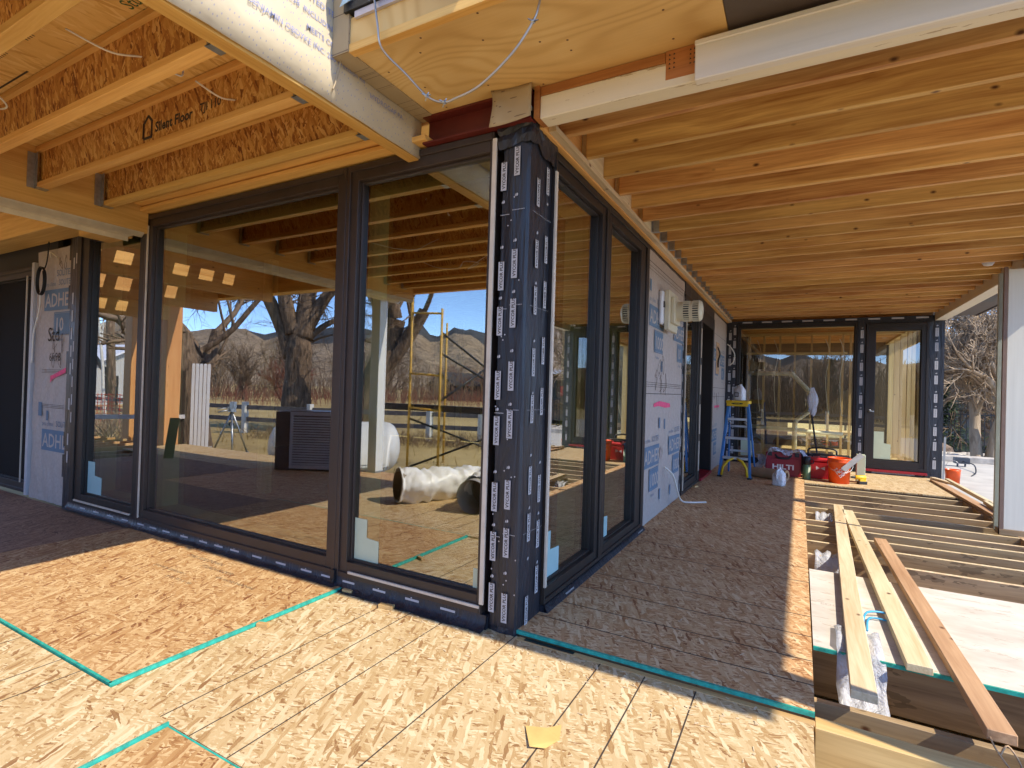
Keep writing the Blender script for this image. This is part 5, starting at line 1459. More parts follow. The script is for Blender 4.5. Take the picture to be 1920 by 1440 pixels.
m = MB(); m.add([(-.17, -.12, 0), (.19, -.12, 0), (.19, .12, 0), (-.17, .12, 0), (-.20, -.14, .26), (.23, -.14, .26), (.23, .14, .26), (-.20, .14, .26)], [(0, 3, 2, 1), (4, 5, 6, 7), (0, 1, 5, 4), (1, 2, 6, 5), (2, 3, 7, 6), (3, 0, 4, 7)]); sub(m, "body", 'red', t, .012)
m = MB(); m.box(-.205, .235, -.145, .145, .262, .325); sub(m, "lid", 'red', t, .02)
m = MB(); m.tube(spline([(-.15, -.02, .33), (-.13, -.02, .365), (-.05, -.02, .375), (.09, -.02, .375), (.16, -.02, .365), (.18, -.02, .33)], 4), .014, 8); m.box(-.04, .08, -.08, .06, .3255, .345); sub(m, "carry_handle", 'black', t)
m = MB(); m.prism([(-.10, -.139, .14), (-.10, -.139, .20), (-.05, -.139, .17)], (0, -.004, 0), (0, -.006, 0)); m.prism([(.02, -.139, .14), (.02, -.139, .20), (-.04, -.139, .17)], (0, -.004, 0), (0, -.006, 0)); sub(m, "white_mark", 'text_white', t)
t = thing("paint_bucket", "bright orange bucket with slanting white lettering in front of the red cooler", "bucket", (1.80, 6.80, U), R(10))
m = MB(); m.lathe([(0, .004), (.128, .004), (.132, .0), (.146, .30), (.152, .305), (.152, .325), (.149, .33), (.155, .345), (.155, .366), (.148, .37), (.142, .36), (.125, .02), (0, .02)], (0, 0, 0), n=32); pl = sub(m, "pail", 'orange', t)
m = MB()
for txt, s, off in (("THE", .034, .115), ("HOME", .060, .055), ("DEPOT", .056, -.005)):
    vs, fs = text_geo(txt, .02, 'LEFT'); o0 = len(m.v); ca, sa = math.cos(R(40)), math.sin(R(40)); out = []
    for (a, b) in vs:
        u = -.06 + a * s; v = off + b * s; uu = ca * u - sa * v; vv = sa * u + ca * v
        z = .13 + vv; rad = .1335 + .0145 * z / .30 + .0012; an = uu / rad - PI / 2 + .18
        out.append((rad * math.cos(an), rad * math.sin(an), z))
    m.add(out, fs)
sub(m, "lettering", 'text_white', pl)
m = MB(); m.tube(spline([(-.156, .0, .33), (-.16, -.06, .25), (-.10, -.13, .19), (0, -.162, .17), (.10, -.13, .19), (.16, -.06, .25), (.156, 0, .33)], 4), .003, 6); sub(m, "wire_handle", 'steel', t)
mb = MB(); mb.bar((1.84, 6.655, U + .21), (2.07, 6.70, U + .45), .075, .012, up=(0, 1, 0)); solo(mb, "metal_strip", plain("grey_strip", (.42, .40, .38), .5), "grey flat strip leaning across the orange bucket", "strip")
mb = MB(); mb.box(2.03, 2.14, 6.98, 7.12, U, U + .42); solo(mb, "carton", 'paper', "pale carton standing behind the bucket by the far window", "carton", bevel=.004)
t = thing("thermos", "green thermos with black top beside the red tool case", "thermos", (1.38, 6.86, U))
m = MB(); m.lathe([(0, 0), (.052, 0), (.055, .01), (.055, .20), (.048, .225)], (0, 0, 0), n=20); sub(m, "flask", 'green', t)
m = MB(); m.lathe([(.048, .225), (.052, .228), (.052, .33), (.04, .345), (0, .345)], (0, 0, 0), n=20); m.tube(spline([(.05, 0, .31), (.085, 0, .30), (.085, 0, .25), (.05, 0, .24)], 4), .008, 6); sub(m, "cap", 'black', t)
m = MB(); m.add([(.02, -.0535, .10), (.045, -.036, .12), (.045, -.036, .19), (.02, -.0535, .19)], [(0, 1, 2, 3)]); sub(m, "label", 'paper', t)
t = thing("cordless_drill", "yellow and black power tool lying right of the orange bucket", "power tool", (2.08, 6.86, U), R(25))
m = MB(); m.tube([(-.09, 0, .10), (.06, 0, .10)], [.03, .034], 10); m.box(-.03, .06, -.025, .025, .02, .09); sub(m, "body", 'yellow', t, .006)
m = MB(); m.tube([(-.15, 0, .10), (-.09, 0, .10)], [.012, .022], 10); m.box(-.045, .07, -.036, .036, .0, .045); sub(m, "battery", 'black', t, .004)
t = thing("paper_roll", "roll of brown kraft paper lying behind the empty jug", "paper roll", (.90, 6.55, U))
m = MB(); n = 24
a = Vector((.60, 6.62, U + .075)); b = Vector((1.12, 6.38, U + .085)); m.tube([a, b], [.072, .082], n, cap=False); m.tube([a, b], [.035, .045], n, cap=False)
d = (b - a).normalized(); x = d.cross(Vector((0, 0, 1))).normalized(); y = x.cross(d)
for c, r0, r1 in ((b, .045, .082), (a, .035, .072)):
    vs = []
    for r in (r0, r1):
        for k in range(n): q = 2 * PI * k / n; vs.append(c + (x * math.cos(q) + y * math.sin(q)) * r)
    m.add(vs, [(k, (k + 1) % n, n + (k + 1) % n, n + k) for k in range(n)])
wpart(m, "roll", 'kraft', t)
t = thing("tool_bag", "low black tool tray beside the red cooler under the far window", "tool tray", (1.55, 7.5, U))
m = MB(); m.box(1.28, 1.98, 7.38, 7.62, U, U + .34); wpart(m, "tray", 'black', t, .01)
m = MB(); m.tube(spline([(1.40, 7.5, U + .34), (1.42, 7.5, U + .42), (1.60, 7.5, U + .44), (1.78, 7.5, U + .42), (1.80, 7.5, U + .34)], 4), .015, 6); wpart(m, "carry_handle", 'black', t)
t = thing("broom", "dark broom with a plastic bag over its head leaning by the far window", "broom", (1.5, 7.9, U))
m = MB(); m.bar((1.58, 7.75, U), (1.42, 8.3, 1.2), .022, .022); wpart(m, "handle", 'black', t)
m = MB(); rr = random.Random(2); vs = []
for j in range(7):
    for i in range(8):
        q = 2 * PI * i / 8; w = [.02, .05, .07, .09, .08, .05, .02][j]
        vs.append((1.46 + w * math.cos(q) + rr.uniform(-.015, .015), 8.2 + w * .6 * math.sin(q), .95 + j * .085 + rr.uniform(-.01, .01)))
m.add(vs, [(j * 8 + i, j * 8 + (i + 1) % 8, (j + 1) * 8 + (i + 1) % 8, (j + 1) * 8 + i) for j in range(6) for i in range(8)]); wpart(m, "plastic_bag", 'film', t)

# ================================================================== TREES
def rot_about(v, ax, a): return Matrix.Rotation(a, 3, ax) @ v
def tree(name, label, cat, loc, trunks, levels, seed, bark_m, twig_m, spread=.6, droop=0.0, kids=(3, 4), shrink=.70, rshrink=.6, twist=.25, group=None, min_r=.006, foliage=None, first=.35, part2="branches", wig=.14, nsid=7):
    rr = random.Random(seed)
    t = thing(name, label, cat, loc, 0, group)
    mt = MB(); mb2 = MB()
    tips = []
    def limb(p, d, L, r, lev):
        n = 6 if lev == 0 else (5 if lev < 3 else 3)
        pts = [p.copy()]; q = p.copy(); dd = d.copy(); rad = [r]; r1 = max(r * (rshrink + .12), min_r * .6)
        for k in range(n):
            ax = Vector((rr.uniform(-1, 1), rr.uniform(-1, 1), rr.uniform(-1, 1))).normalized()
            dd = rot_about(dd, ax, rr.uniform(-1, 1) * wig * (1 + .4 * lev)); dd.z += .05 - droop * lev * .1; dd.normalize()
            q = q + dd * (L / n); pts.append(q.copy()); rad.append(r + (r1 - r) * (k + 1) / n)
        (mt if lev < 2 else mb2).tube(pts, rad, nsid if lev < 1 else (6 if lev < 2 else (4 if lev < 4 else 3)), 0, cap=(lev > 2))
        if lev >= levels:
            tips.append(q); return
        for c in range(rr.randint(*kids)):
            f = rr.uniform(first if lev == 0 else .3, 1.0) if c else 1.0
            i = min(int(f * n), n); 
            ax = Vector((rr.uniform(-1, 1), rr.uniform(-1, 1), rr.uniform(-.4, .4))).normalized()
            nd = rot_about(dd, ax, spread * rr.uniform(.5, 1.25)); 
            limb(pts[i], nd, L * shrink * rr.uniform(.7, 1.2), max(rad[i] * rshrink * rr.uniform(.75, 1.1), min_r), lev + 1)
    for (p, d, L, r) in trunks: limb(Vector(p), Vector(d).normalized(), L, r, 0)
    sub(mt, "trunk", bark_m, t); sub(mb2, part2, twig_m, t)
    if foliage:
        m = MB(); fm, size, per = foliage
        for p in tips:
            for k in range(per):
                c = p + Vector((rr.gauss(0, 1), rr.gauss(0, 1), rr.gauss(0, .8))) * size * 3
                a = Vector((rr.uniform(-1, 1), rr.uniform(-1, 1), rr.uniform(-1, 1))).normalized() * size; b = a.orthogonal().normalized() * size * .4
                m.add([c - a, c + b, c + a, c - b], [(0, 1, 2, 3)])
        sub(m, "foliage", fm, t)
    return t
G = -.46
# big cottonwood seen in the glass
def cottonwood():
    t = thing("cottonwood_tree", "huge bare old cottonwood with forked furrowed trunk reflected in the wide window", "tree", (-14.6, -10.4, G))
    rr = random.Random(21); mt = MB(); br = MB(); X = Vector((.78, -.62, 0)).normalized()   # picture-right in the reflection is towards +x,-y
    def P(a, b, z): return Vector((0, 0, 0)) + X * a + Vector((-.62, -.78, 0)) * b + Vector((0, 0, z))
    def arm(pts, rads, n=10): 
        path = spline(pts, 5); k = len(path); rr_ = []
        for i in range(k):
            f = i / (k - 1) * (len(rads) - 1); a = int(min(f, len(rads) - 2)); rr_.append((rads[a] + (rads[a + 1] - rads[a]) * (f - a)) * (1 + rr.uniform(-.05, .05)))
        return path, rr_
    arms = [([P(.12, 0, -.1), P(.0, 0, .9), P(.02, 0, 2.0), P(.04, 0, 3.0), P(.0, 0, 3.9)], [.82, .63, .57, .56, .26]),
            ([P(-.25, 0, 2.6), P(-.6, .1, 3.7), P(-1.25, .2, 5.0), P(-1.75, .2, 6.0), P(-2.2, .3, 8)], [.30, .30, .26, .22, .15]),
            ([P(-.15, 0, 3.5), P(-.45, -.1, 4.6), P(-.75, .1, 6.2), P(-.9, .3, 9.0)], [.38, .30, .25, .14]),
            ([P(.15, 0, 3.3), P(.22, .1, 4.6), P(.30, .2, 6.0), P(.5, .3, 9.5)], [.45, .40, .36, .18]),
            ([P(.2, 0, 3.6), P(.9, .1, 4.9), P(1.8, .1, 6.0), P(3.4, .2, 7.0), P(5.0, .2, 7.6)], [.36, .25, .22, .16, .08]),
            ([P(.3, 0, 3.3), P(.9, .3, 3.9), P(1.6, .5, 4.2), P(1.9, .6, 3.6), P(2.6, .7, 3.3), P(3.4, .8, 3.2)], [.16, .13, .10, .09, .06, .03])]
    twig_roots = []
    for pts, rads in arms:
        path, rs = arm(pts, [q_ * .80 for q_ in rads]); mt.tube(path, rs, 14)
        if rads[0] < .6:
            for i in range(6, len(path), 2): twig_roots.append((path[i], (path[i] - path[i - 1]).normalized(), rs[i]))
        else:
            for i in range(len(path)//2, len(path), 3): twig_roots.append((path[i] + Vector((rr.uniform(-.4, .4), rr.uniform(-.4, .4), 0)), Vector((rr.uniform(-1, 1), rr.uniform(-1, 1), .3)).normalized(), .12))
    def tw(p, d, L, r, lev):
        q = p.copy(); pts = [q.copy()]; dd = d.copy()
        for k in range(5):
            dd = rot_about(dd, Vector((rr.uniform(-1, 1), rr.uniform(-1, 1), rr.uniform(-1, 1))).normalized(), rr.uniform(-.5, .5)); dd.z -= .03; dd.normalize(); q = q + dd * L / 5; pts.append(q.copy())
        br.tube(pts, [r * (1 - .15 * k) for k in range(6)], 4 if lev < 2 else 3, cap=False)
        if lev < 3:
            for c in range(4):
                i = rr.randint(1, 5); tw(pts[i], rot_about(dd, Vector((rr.uniform(-1, 1), rr.uniform(-1, 1), rr.uniform(-1, 1))).normalized(), rr.uniform(.4, 1.1)), L * rr.uniform(.5, .8), max(r * .5, .007), lev + 1)
    for p, d, r in twig_roots:
        if rr.random() < .95: tw(p, rot_about(d, Vector((rr.uniform(-1, 1), rr.uniform(-1, 1), 0)).normalized(), rr.uniform(.5, 1.1)), rr.uniform(1.0, 2.4), min(r * .4, .06), 0)
    sub(mt, "trunk", 'bark', t); sub(br, "branches", 'twig', t)
cottonwood()
tree("cottonwood_tree", "thick dark leaning trunk right of the huge cottonwood, half behind the mullion", "tree", (-12.7, -11.0, G), [((0, 0, -.1), (.35, -.3, 1), 4.5, .55)], 4, 5, 'bark', 'twig', .7, kids=(3, 3), min_r=.012)
tree("cottonwood_tree", "dark broad trunk behind the leaning white panels", "tree", (-12.2, -5.45, G), [((0, 0, -.1), (-.14, .05, 1), 3.0, .40), ((.0, -.1, 2.5), (.75, -.6, .62), 1.9, .085)], 4, 15, 'bark', 'twig', .75, kids=(3, 3), min_r=.012)
tree("bare_tree", "slender bare tree with twin leader left of the timber post in the glass", "tree", (-24.0, -8.9, G), [((0, 0, 0), (.02, 0, 1), 5.2, .20)], 4, 31, 'bark', 'twig', .65, kids=(3, 4), min_r=.014)
for i, (x, y, hh) in enumerate(((-21.6, -7.0, 4.8), (-21.0, -7.3, 4.2))):
    tree("aspen_tree", ("taller white barked sapling behind the red mesh fence" if i == 0 else "shorter white barked sapling behind the red mesh fence"), "tree", (x, y, G), [((0, 0, 0), (.03 - .05 * i, 0, 1), hh, .06)], 3, 40 + i, 'aspen', 'aspen', .5, kids=(4, 5), min_r=.008, shrink=.4)
def conifer(name, lab, loc, h, r, seed):
    rr = random.Random(seed); t = thing(name, lab, "tree", loc); m = MB(); m.tube([(0, 0, 0), (0, 0, h)], [.12, .02], 8); sub(m, "trunk", 'twig', t); m = MB()
    for i in range(5200):
        f = rr.random() ** .8; z = .15 + (h - .15) * f; q = r * (1 - f * .92) * (rr.random() ** .45) * (1 + .25 * math.sin(z * 9)); a = rr.uniform(0, 6.28)
        c = Vector((q * math.cos(a), q * math.sin(a), z - .25 * q)); d = Vector((math.cos(a), math.sin(a), rr.uniform(-.5, .4))).normalized() * rr.uniform(.07, .16); s = d.cross(Vector((0, 0, 1))).normalized() * .03
        m.add([c - s, c + d - s * .2, c + d + s * .2, c + s], [(0, 1, 2, 3)])
    sub(m, "crown", 'needle', t)
# shrubs and thickets across the field
rr0 = random.Random(77)
proto = []
for k, (m_, lb) in enumerate((('twig', ""), ('twig_red', ""), ('twig_pale', ""))):
    tr = [((rr0.uniform(-.3, .3), rr0.uniform(-.3, .3), 0), (rr0.uniform(-.6, .6), rr0.uniform(-.6, .6), 1), 1.4, .05) for _ in range(6)]
    proto.append((tr, m_))
spots = [(-44, -28, 3.4, 0, "dense grey brown bush at the field edge left of the huge trunk"), (-50, -27, 3.0, 0, "rounded grey bush left of the grey brown one"), (-40, -30, 2.6, 1, "reddish brown bush close to the huge trunk"), (-60, -36, 5.0, 2, "tall pale bare tree at the foot of the hill"),
         (-64, -50, 5.5, 0, "tall grey thicket tree behind the huge trunk"), (-56, -52, 4.6, 2, "pale thicket tree right of the huge trunk"), (-47, -50, 4.4, 0, "grey thicket tree right of the second trunk"), (-44, -62, 3.2, 1, "reddish willow clump across the field"), (-38, -60, 3.0, 1, "wide reddish willow clump behind the scaffold"),
         (-30, -58, 3.0, 1, "reddish willow clump near the dark sheds"), (-26, -50, 2.6, 0, "dark rounded bush right of the scaffold post"), (-70, -30, 5.5, 0, "tall bare tree left of the timber post"), (-78, -40, 5.0, 2, "pale bare tree far across the field"), (-22, -64, 4.0, 0, "bare tree beside the dark sheds"),
         (-10, -60, 5, 0, "bare tree mirrored in the far window, left one"), (4, -55, 5.5, 2, "bare tree mirrored in the far window, middle one"), (16, -62, 5, 0, "bare tree mirrored in the far window, right one"), (-33, -44, 2.2, 2, "low pale bush in the field behind the scaffold")]
firsts = {}
for x, y, s, k, lab in spots:
    if k not in firsts:
        o = tree("bush", lab, "bush", (x, y, G - .2), proto[k][0], 4, 90 + k, proto[k][1], proto[k][1], .6, kids=(3, 4), min_r=.010, shrink=.66, group="bare bushes across the field")
        firsts[k] = o
    else:
        o = clone(firsts[k]); o['label'] = lab
    o.location = (x, y, G - .2); o.rotation_euler = (0, 0, rr0.uniform(0, 6.28)); o.scale = (s * .55, s * .55, s * .5)
def thicket(name, label, n, area, hmin, hmax, mat, seed, r=.02, lean=.35):
    rr = random.Random(seed); m = MB()
    for i in range(n):
        x, y, z = area(rr); h = rr.uniform(hmin, hmax); d = Vector((rr.uniform(-lean, lean), rr.uniform(-lean, lean), 1)).normalized()
        a = Vector((x, y, z)); b = a + d * h * .5; c = b + (d + Vector((rr.uniform(-.4, .4), rr.uniform(-.4, .4), 0))).normalized() * h * .5
        m.tube([a, b, c], [r, r * .7, r * .3], 3, cap=False)
        for k in range(2):
            p = a + (c - a) * rr.uniform(.3, .8); q = p + Vector((rr.uniform(-.6, .6), rr.uniform(-.6, .6), rr.uniform(.2, .8))) * h * .35
            m.tube([p, q], [r * .5, r * .2], 3, cap=False)
    return tag(m.build(name, mat), label, "thicket", kind='stuff')
def a1(rr):
    a = R(rr.uniform(200, 262)); d = rr.uniform(62, 85); return (d * math.sin(a), d * math.cos(a), G - .3)
thicket("far_thicket", "grey brown band of bare brush at the foot of the hills", 1500, a1, 1.5, 6.0, 'twig', 1, .05)
def a2(rr):
    a = R(rr.uniform(205, 240)); d = rr.uniform(40, 60); return (d * math.sin(a), d * math.cos(a), G - .1)
thicket("willow_thicket", "band of reddish willow stems across the field behind the scaffold", 900, a2, .8, 2.0, 'twig_red', 2, .02)
def a3(rr):
    t_ = rr.uniform(0, 1); return (-13.5 + 9.5 * t_ + rr.uniform(-.8, .8), -8.4 - 3.6 * t_ + rr.uniform(-.9, .9), G)
thicket("ditch_brush", "tangled dry brush along the ditch in front of the rail fence", 1100, a3, .15, .55, 'leafdry', 3, .010, 1.0)
def a4(rr): return (rr.uniform(-18.5, -15.0), rr.uniform(-6.3, -4.9), G)
thicket("shrub_bed", "tangled bare shrub in front of the red mesh fence", 260, a4, .4, 1.0, 'twig_pale', 4, .010, .9)
def a6(rr):
    a = R(rr.uniform(148, 200)); d = rr.uniform(30, 46); return (d * math.sin(a), d * math.cos(a), G - .2)
thicket("tree_belt", "dark belt of bare trees mirrored in the far window", 1500, a6, 2.0, 5.5, M['bark'], 6, .07, .3)
def a5(rr):
    a = R(rr.uniform(150, 265)); d = rr.uniform(7, 40); return (d * math.sin(a), d * math.cos(a), G - .05)
thicket("tall_grass", "scattered dry grass stems in the field", 2500, a5, .10, .35, M['grass'], 5, .012, .5)

for x, y, hh in ((3.5, -34, 5.2), (-3, -38, 5.6), (9, -40, 6.0)): conifer('evergreen_tree', {3.5: 'dark evergreen mirrored in the middle of the far window', -3: 'dark evergreen mirrored at the left of the far window', 9: 'dark evergreen mirrored in the far door'}[x], (x, y, G), hh, hh * .38, int(hh * 10))

# ================================================================== PROPANE TANK and other yard things (seen in the glass)
def tank():
    c = Vector((-6.36, -4.64, .10)); d = Vector((.70, -.71, 0)).normalized()
    t = thing("propane_tank", "large white horizontal propane tank on the grass behind the deck", "propane tank", (c.x, c.y, G), math.atan2(d.y, d.x))
    m = MB(); L = .90; r = .47; prof = [(0.0, -L - .28)]
    for k in range(1, 7): a = k * PI / 12; prof.append((r * math.sin(a), -L - .28 * math.cos(a)))
    prof += [(r, -L)] + [(r, L)]
    for k in range(6, -1, -1): a = k * PI / 12; prof.append((r * math.sin(a), L + .28 * math.cos(a)))
    m.lathe(prof, (0, 0, .56), 'x', 36); sub(m, "shell", 'whitepaint', t)
    for x in (-.6, .6):
        m = MB(); m.box(x - .06, x + .06, -.3, .3, -.0, .18); sub(m, "saddle", 'concrete', t)
    m = MB(); m.lathe([(.19, 0), (.19, .16), (.15, .21), (0, .22)], (.1, 0, 1.02), n=20); sub(m, "valve_dome", 'whitepaint', t)
    for x in (-.75, .75):
        m = MB(); m.tube(spline([(x - .07, 0, 1.02), (x - .06, 0, 1.10), (x + .06, 0, 1.10), (x + .07, 0, 1.02)], 3), .012, 6); sub(m, "lifting_lug", 'whitepaint', t)
tank()
# louvred cabinet at the edge of the deck
t = thing("louvred_cabinet", "dark brown cabinet with louvred door at the deck edge, mirrored in the wide window", "cabinet", (-4.95, -3.02, 0), R(-26))
m = MB(); m.box(-.40, .40, -.30, .16, .01, .86); m.box(-.62, -.401, -.30, .155, .0, .85); sub(m, "body", plain('brown_sheet_metal', (.17, .11, .09), .3), t, .006)
m = MB(); m.box(-.39, .39, .162, .185, .03, .08); m.box(-.39, .39, .162, .185, .80, .85); m.box(-.39, -.35, .162, .185, .08, .80); m.box(.35, .39, .162, .185, .08, .80)
for k in range(19):
    z = .10 + k * .037; m.add([(-.35, .188, z - .010), (.35, .188, z - .010), (.35, .170, z + .012), (-.35, .170, z + .012), (-.35, .186, z - .012), (.35, .186, z - .012)], [(0, 1, 2, 3), (0, 4, 5, 1)])
sub(m, "louvred_door", plain("skylit_louvre_metal", (.62, .56, .56), .45, var=.1), t)  # sky light on the louvres is put into this pale metal colour
m = MB(); m.lathe([(.018, 0), (.018, .03), (0, .032)], (.33, .186, .50), 'y', 10); sub(m, "knob", 'black', t)
# white flexible duct lying on the deck
t = thing("flexible_duct", "white wrapped flexible duct lying in an S bend on the sunny deck", "duct", (-2.1, -2.3, 0))
path = spline([(-2.52, -1.92, .20), (-2.38, -2.15, .185), (-2.22, -2.55, .175), (-2.02, -2.85, .185), (-1.80, -2.80, .20), (-1.66, -2.45, .20), (-1.60, -2.05, .19)], 9)
rr = random.Random(5); path = [path[0]] + [path[i].lerp(path[i + 1], h) for i in range(len(path) - 1) for h in (.5, 1.0)]
rad = [.165 + .010 * math.sin(i * .7 + 2 * math.sin(i * .31)) for i in range(len(path))]
m = MB(); m.tube(path, rad, 44, cap=False)
def crease(p, c):
    q = Vector(p); out = (q - c).normalized()
    n1 = mnoise.noise(q * 6.5); n2 = mnoise.noise(q * 15.0 + Vector((7, 3, 1))); n3 = mnoise.noise(q * 32.0)
    r_ = q + out * (.050 * n1 - .020 * (1 - abs(n2)) ** 3 + .006 * n3 + .022)
    return (r_.x, r_.y, max(r_.z, .004))
m.v = [crease(p, path[i // 44]) for i, p in enumerate(m.v)]
wpart(m, "wrapped_hose", plain("white_film_wrap", (.84, .84, .82), .4, var=.03, scale=12, bump=.15), t)
m = MB(); d = (path[-1] - path[-2]).normalized(); m.tube([path[-1] - d * .03, path[-1] + d * .10], [.172, .172], 26, cap=False); m.tube([path[-1] + d * .10, path[-1] - d * .25], [.165, .162], 26, cap=False); wpart(m, "metal_collar", plain('brushed_tin', (.46, .43, .38), .5, .15), t)
m = MB(); d0 = (path[0] - path[1]).normalized(); m.tube([path[0] + d0 * .004, path[0] - d0 * .25], [.150, .150], 22, cap=False); m.tube([path[0] - d0 * .25, path[0] - d0 * .2501], [.150, .001], 22); m.tube([path[-1] - d * .25, path[-1] - d * .2501], [.162, .001], 22, cap=False); wpart(m, "dark_lining", plain('brown_lining', (.30, .25, .19), .8), t)
# low joist ends by the column
for x, lab in ((-4.9, "lumber stack on the deck edge by the white column"),):
    m = MB(); m.box(-3.95, -3.2, -3.62, -3.5, -.16, -.03); m.box(-3.75, -3.0, -3.80, -3.66, -.2, -.06); solo(m, "lumber_ends", 'rim', lab, "lumber", bevel=.003)
# scaffold
t = thing("scaffold_frame", "yellow steel scaffold frame with dark cross braces beyond the deck", "scaffold", (-5.0, -5.55, G))
def Q(x, z, y=-5.55): return (x, y, z)
for x, zt_ in ((-4.68, 2.75), (-5.40, 3.0)):
    m = MB(); m.tube([Q(x, G), Q(x, zt_)], .024, 10); m.box(x - .06, x + .06, -5.61, -5.49, G - .005, G + .01); wpart(m, "upright", 'scaf', t)
for x, zt_ in ((-4.5, 2.75), (-5.9, 2.75)):
    m = MB(); m.tube([(x, -7.4, G), (x, -7.4, zt_)], .024, 10); wpart(m, "upright", 'scaf', t)
for z in (-.30, .86, 1.52, 2.70):
    m = MB(); m.tube([Q(-5.40, z), Q(-4.68, z - .04)], .02, 8); wpart(m, "crossbar", 'scaf', t)
for a, b in ((Q(-4.68, 1.9), (-4.5, -7.4, 1.3)), (Q(-4.68, 1.0), (-4.5, -7.4, 1.9)), (Q(-5.4, .65), (-3.3, -7.4, -.4)), (Q(-5.5, -.35), (-3.3, -7.4, .75)), (Q(-4.68, 2.3), (-4.5, -7.4, 1.5)), (Q(-4.68, .9), (-3.4, -6.8, .82))):
    m = MB(); m.tube([a, b], .022, 6); wpart(m, "brace", 'black', t)
m = MB(); m.box(-6.4, -2.9, -5.80, -5.59, .80, .92); wpart(m, "plank", 'dark', t)
m = MB()
for z in (.15, .3, .45, .6): m.tube([Q(-5.06, z - .2, -9.2), Q(-4.55, z - .2, -9.2)], .018, 6)
m.tube([Q(-5.06, -.1, -9.2), Q(-5.06, .42, -9.2)], .018, 6); m.tube([Q(-4.55, -.1, -9.2), Q(-4.55, .42, -9.2)], .018, 6)
m.tube([Q(-5.0, -.47, -9.2), Q(-5.0, -.1, -9.2)], .018, 6); m.tube([Q(-4.6, -.47, -9.2), Q(-4.6, -.1, -9.2)], .018, 6)
solo(m, "metal_gate", 'black', "small black tube gate in the rail fence behind the scaffold", "gate")
# rail fence
t = thing("rail_fence", "weathered two rail wooden fence with pale posts across the field edge", "fence", (-11, -10, G))
FP = [(-30.0, -8.0), (-24.5, -8.0), (-19.0, -8.2), (-15.0, -8.7), (-12.7, -9.4), (-10.6, -10.3), (-9.0, -10.9), (-7.4, -11.4), (-5.6, -11.8), (-3.2, -12.2), (-.5, -12.4), (2.5, -12.4), (6, -12.2)]
for x, y in FP:
    m = MB(); m.box(x - .08, x + .08, y - .08, y + .08, G, .58); wpart(m, "fence_post", 'white_post', t, .004)
m = MB()
for (a, b), (c, d) in zip(FP[:-1], FP[1:]):
    for z in (.0, .40): m.bar((a, b, z), (c, d, z), .05, .14)
wpart(m, "rail", plain("weathered_rail", (.16, .14, .13), .85, var=.25), t)
# red mesh safety fence
t = thing("mesh_fence", "sagging red plastic mesh fence behind the tangled shrub", "fence", (-19.5, -6.8, G))
m = MB(); A = Vector((-22.5, -6.0, G + .1)); B = Vector((-16.5, -7.9, G + .1)); n = 40
for k in range(n + 1):
    p = A + (B - A) * k / n; m.bar(p, p + Vector((0, 0, 1.05)), .02, .012, up=(1, 0, 0))
for k in range(9):
    z = Vector((0, 0, .13 * k)); pts = [A + (B - A) * i / 12 + z - Vector((0, 0, .06 * math.sin(i * 1.1) ** 2)) for i in range(13)]; m.tube(pts, .011, 4)
wpart(m, "mesh", 'snowfence', t)
for k in (0, .5, 1):
    m = MB(); p = A + (B - A) * k; m.bar(p - Vector((0, 0, .15)), p + Vector((0, 0, 1.3)), .04, .04); wpart(m, "stake", 'black', t)
# white panels leaning with a sawhorse-like rail and a surveying tripod
t = thing("panel_stack", "bundle of upright white ribbed panels at the far end of the deck", "panel bundle", (-9.52, -3.92, -.1), R(121))
m = MB()
for k in range(5): m.box(-.17 + k * .068, -.17 + k * .068 + .058, -.05 - .01 * (k % 2), .04, 0, 1.68); m.box(-.165 + k * .068, -.165 + k * .068 + .048, -.03, .03, 1.681, 1.70)
sub(m, "ribbed_panel", 'whitep', t, .004)
m = MB(); m.box(.26, .34, -.04, .04, -.36, 1.55); sub(m, "edge_post", 'frame_lit', t)
m = MB(); m.box(.25, 1.9, -.10, -.06, .58, .66); sub(m, "side_rail", 'whitep', t)
m = MB(); m.box(-.24, .24, -.05, .05, -.36, -.001); sub(m, "base", 'concrete', t)
t = thing("pipe_tripod", "grey metal tripod with a clamp head standing on the grass", "tripod", (-10.4, -5.2, G))
for a, L in ((.5, .42), (2.6, .42), (4.7, .42)):
    m = MB(); m.tube([(0, 0, 1.02), (L * math.cos(a), L * math.sin(a), .02)], .022, 8); m.lathe([(0, 0), (.05, 0), (.04, .03)], (L * math.cos(a), L * math.sin(a), 0), n=10); sub(m, "leg", 'steel', t)
m = MB(); m.box(-.07, .07, -.06, .06, 1.0, 1.12); m.box(-.05, .12, -.03, .03, 1.12, 1.24); m.tube([(0, 0, 1.10), (.0, .35, 1.08)], .012, 6); m.tube([(0, 0, 1.06), (-.05, .30, 1.0)], .02, 6); sub(m, "head", 'steel', t)
m = MB(); m.lathe([(.05, -.03), (.06, 0), (.05, .03)], (.06, .05, .72), 'x', 12); sub(m, "winch", 'black', t)
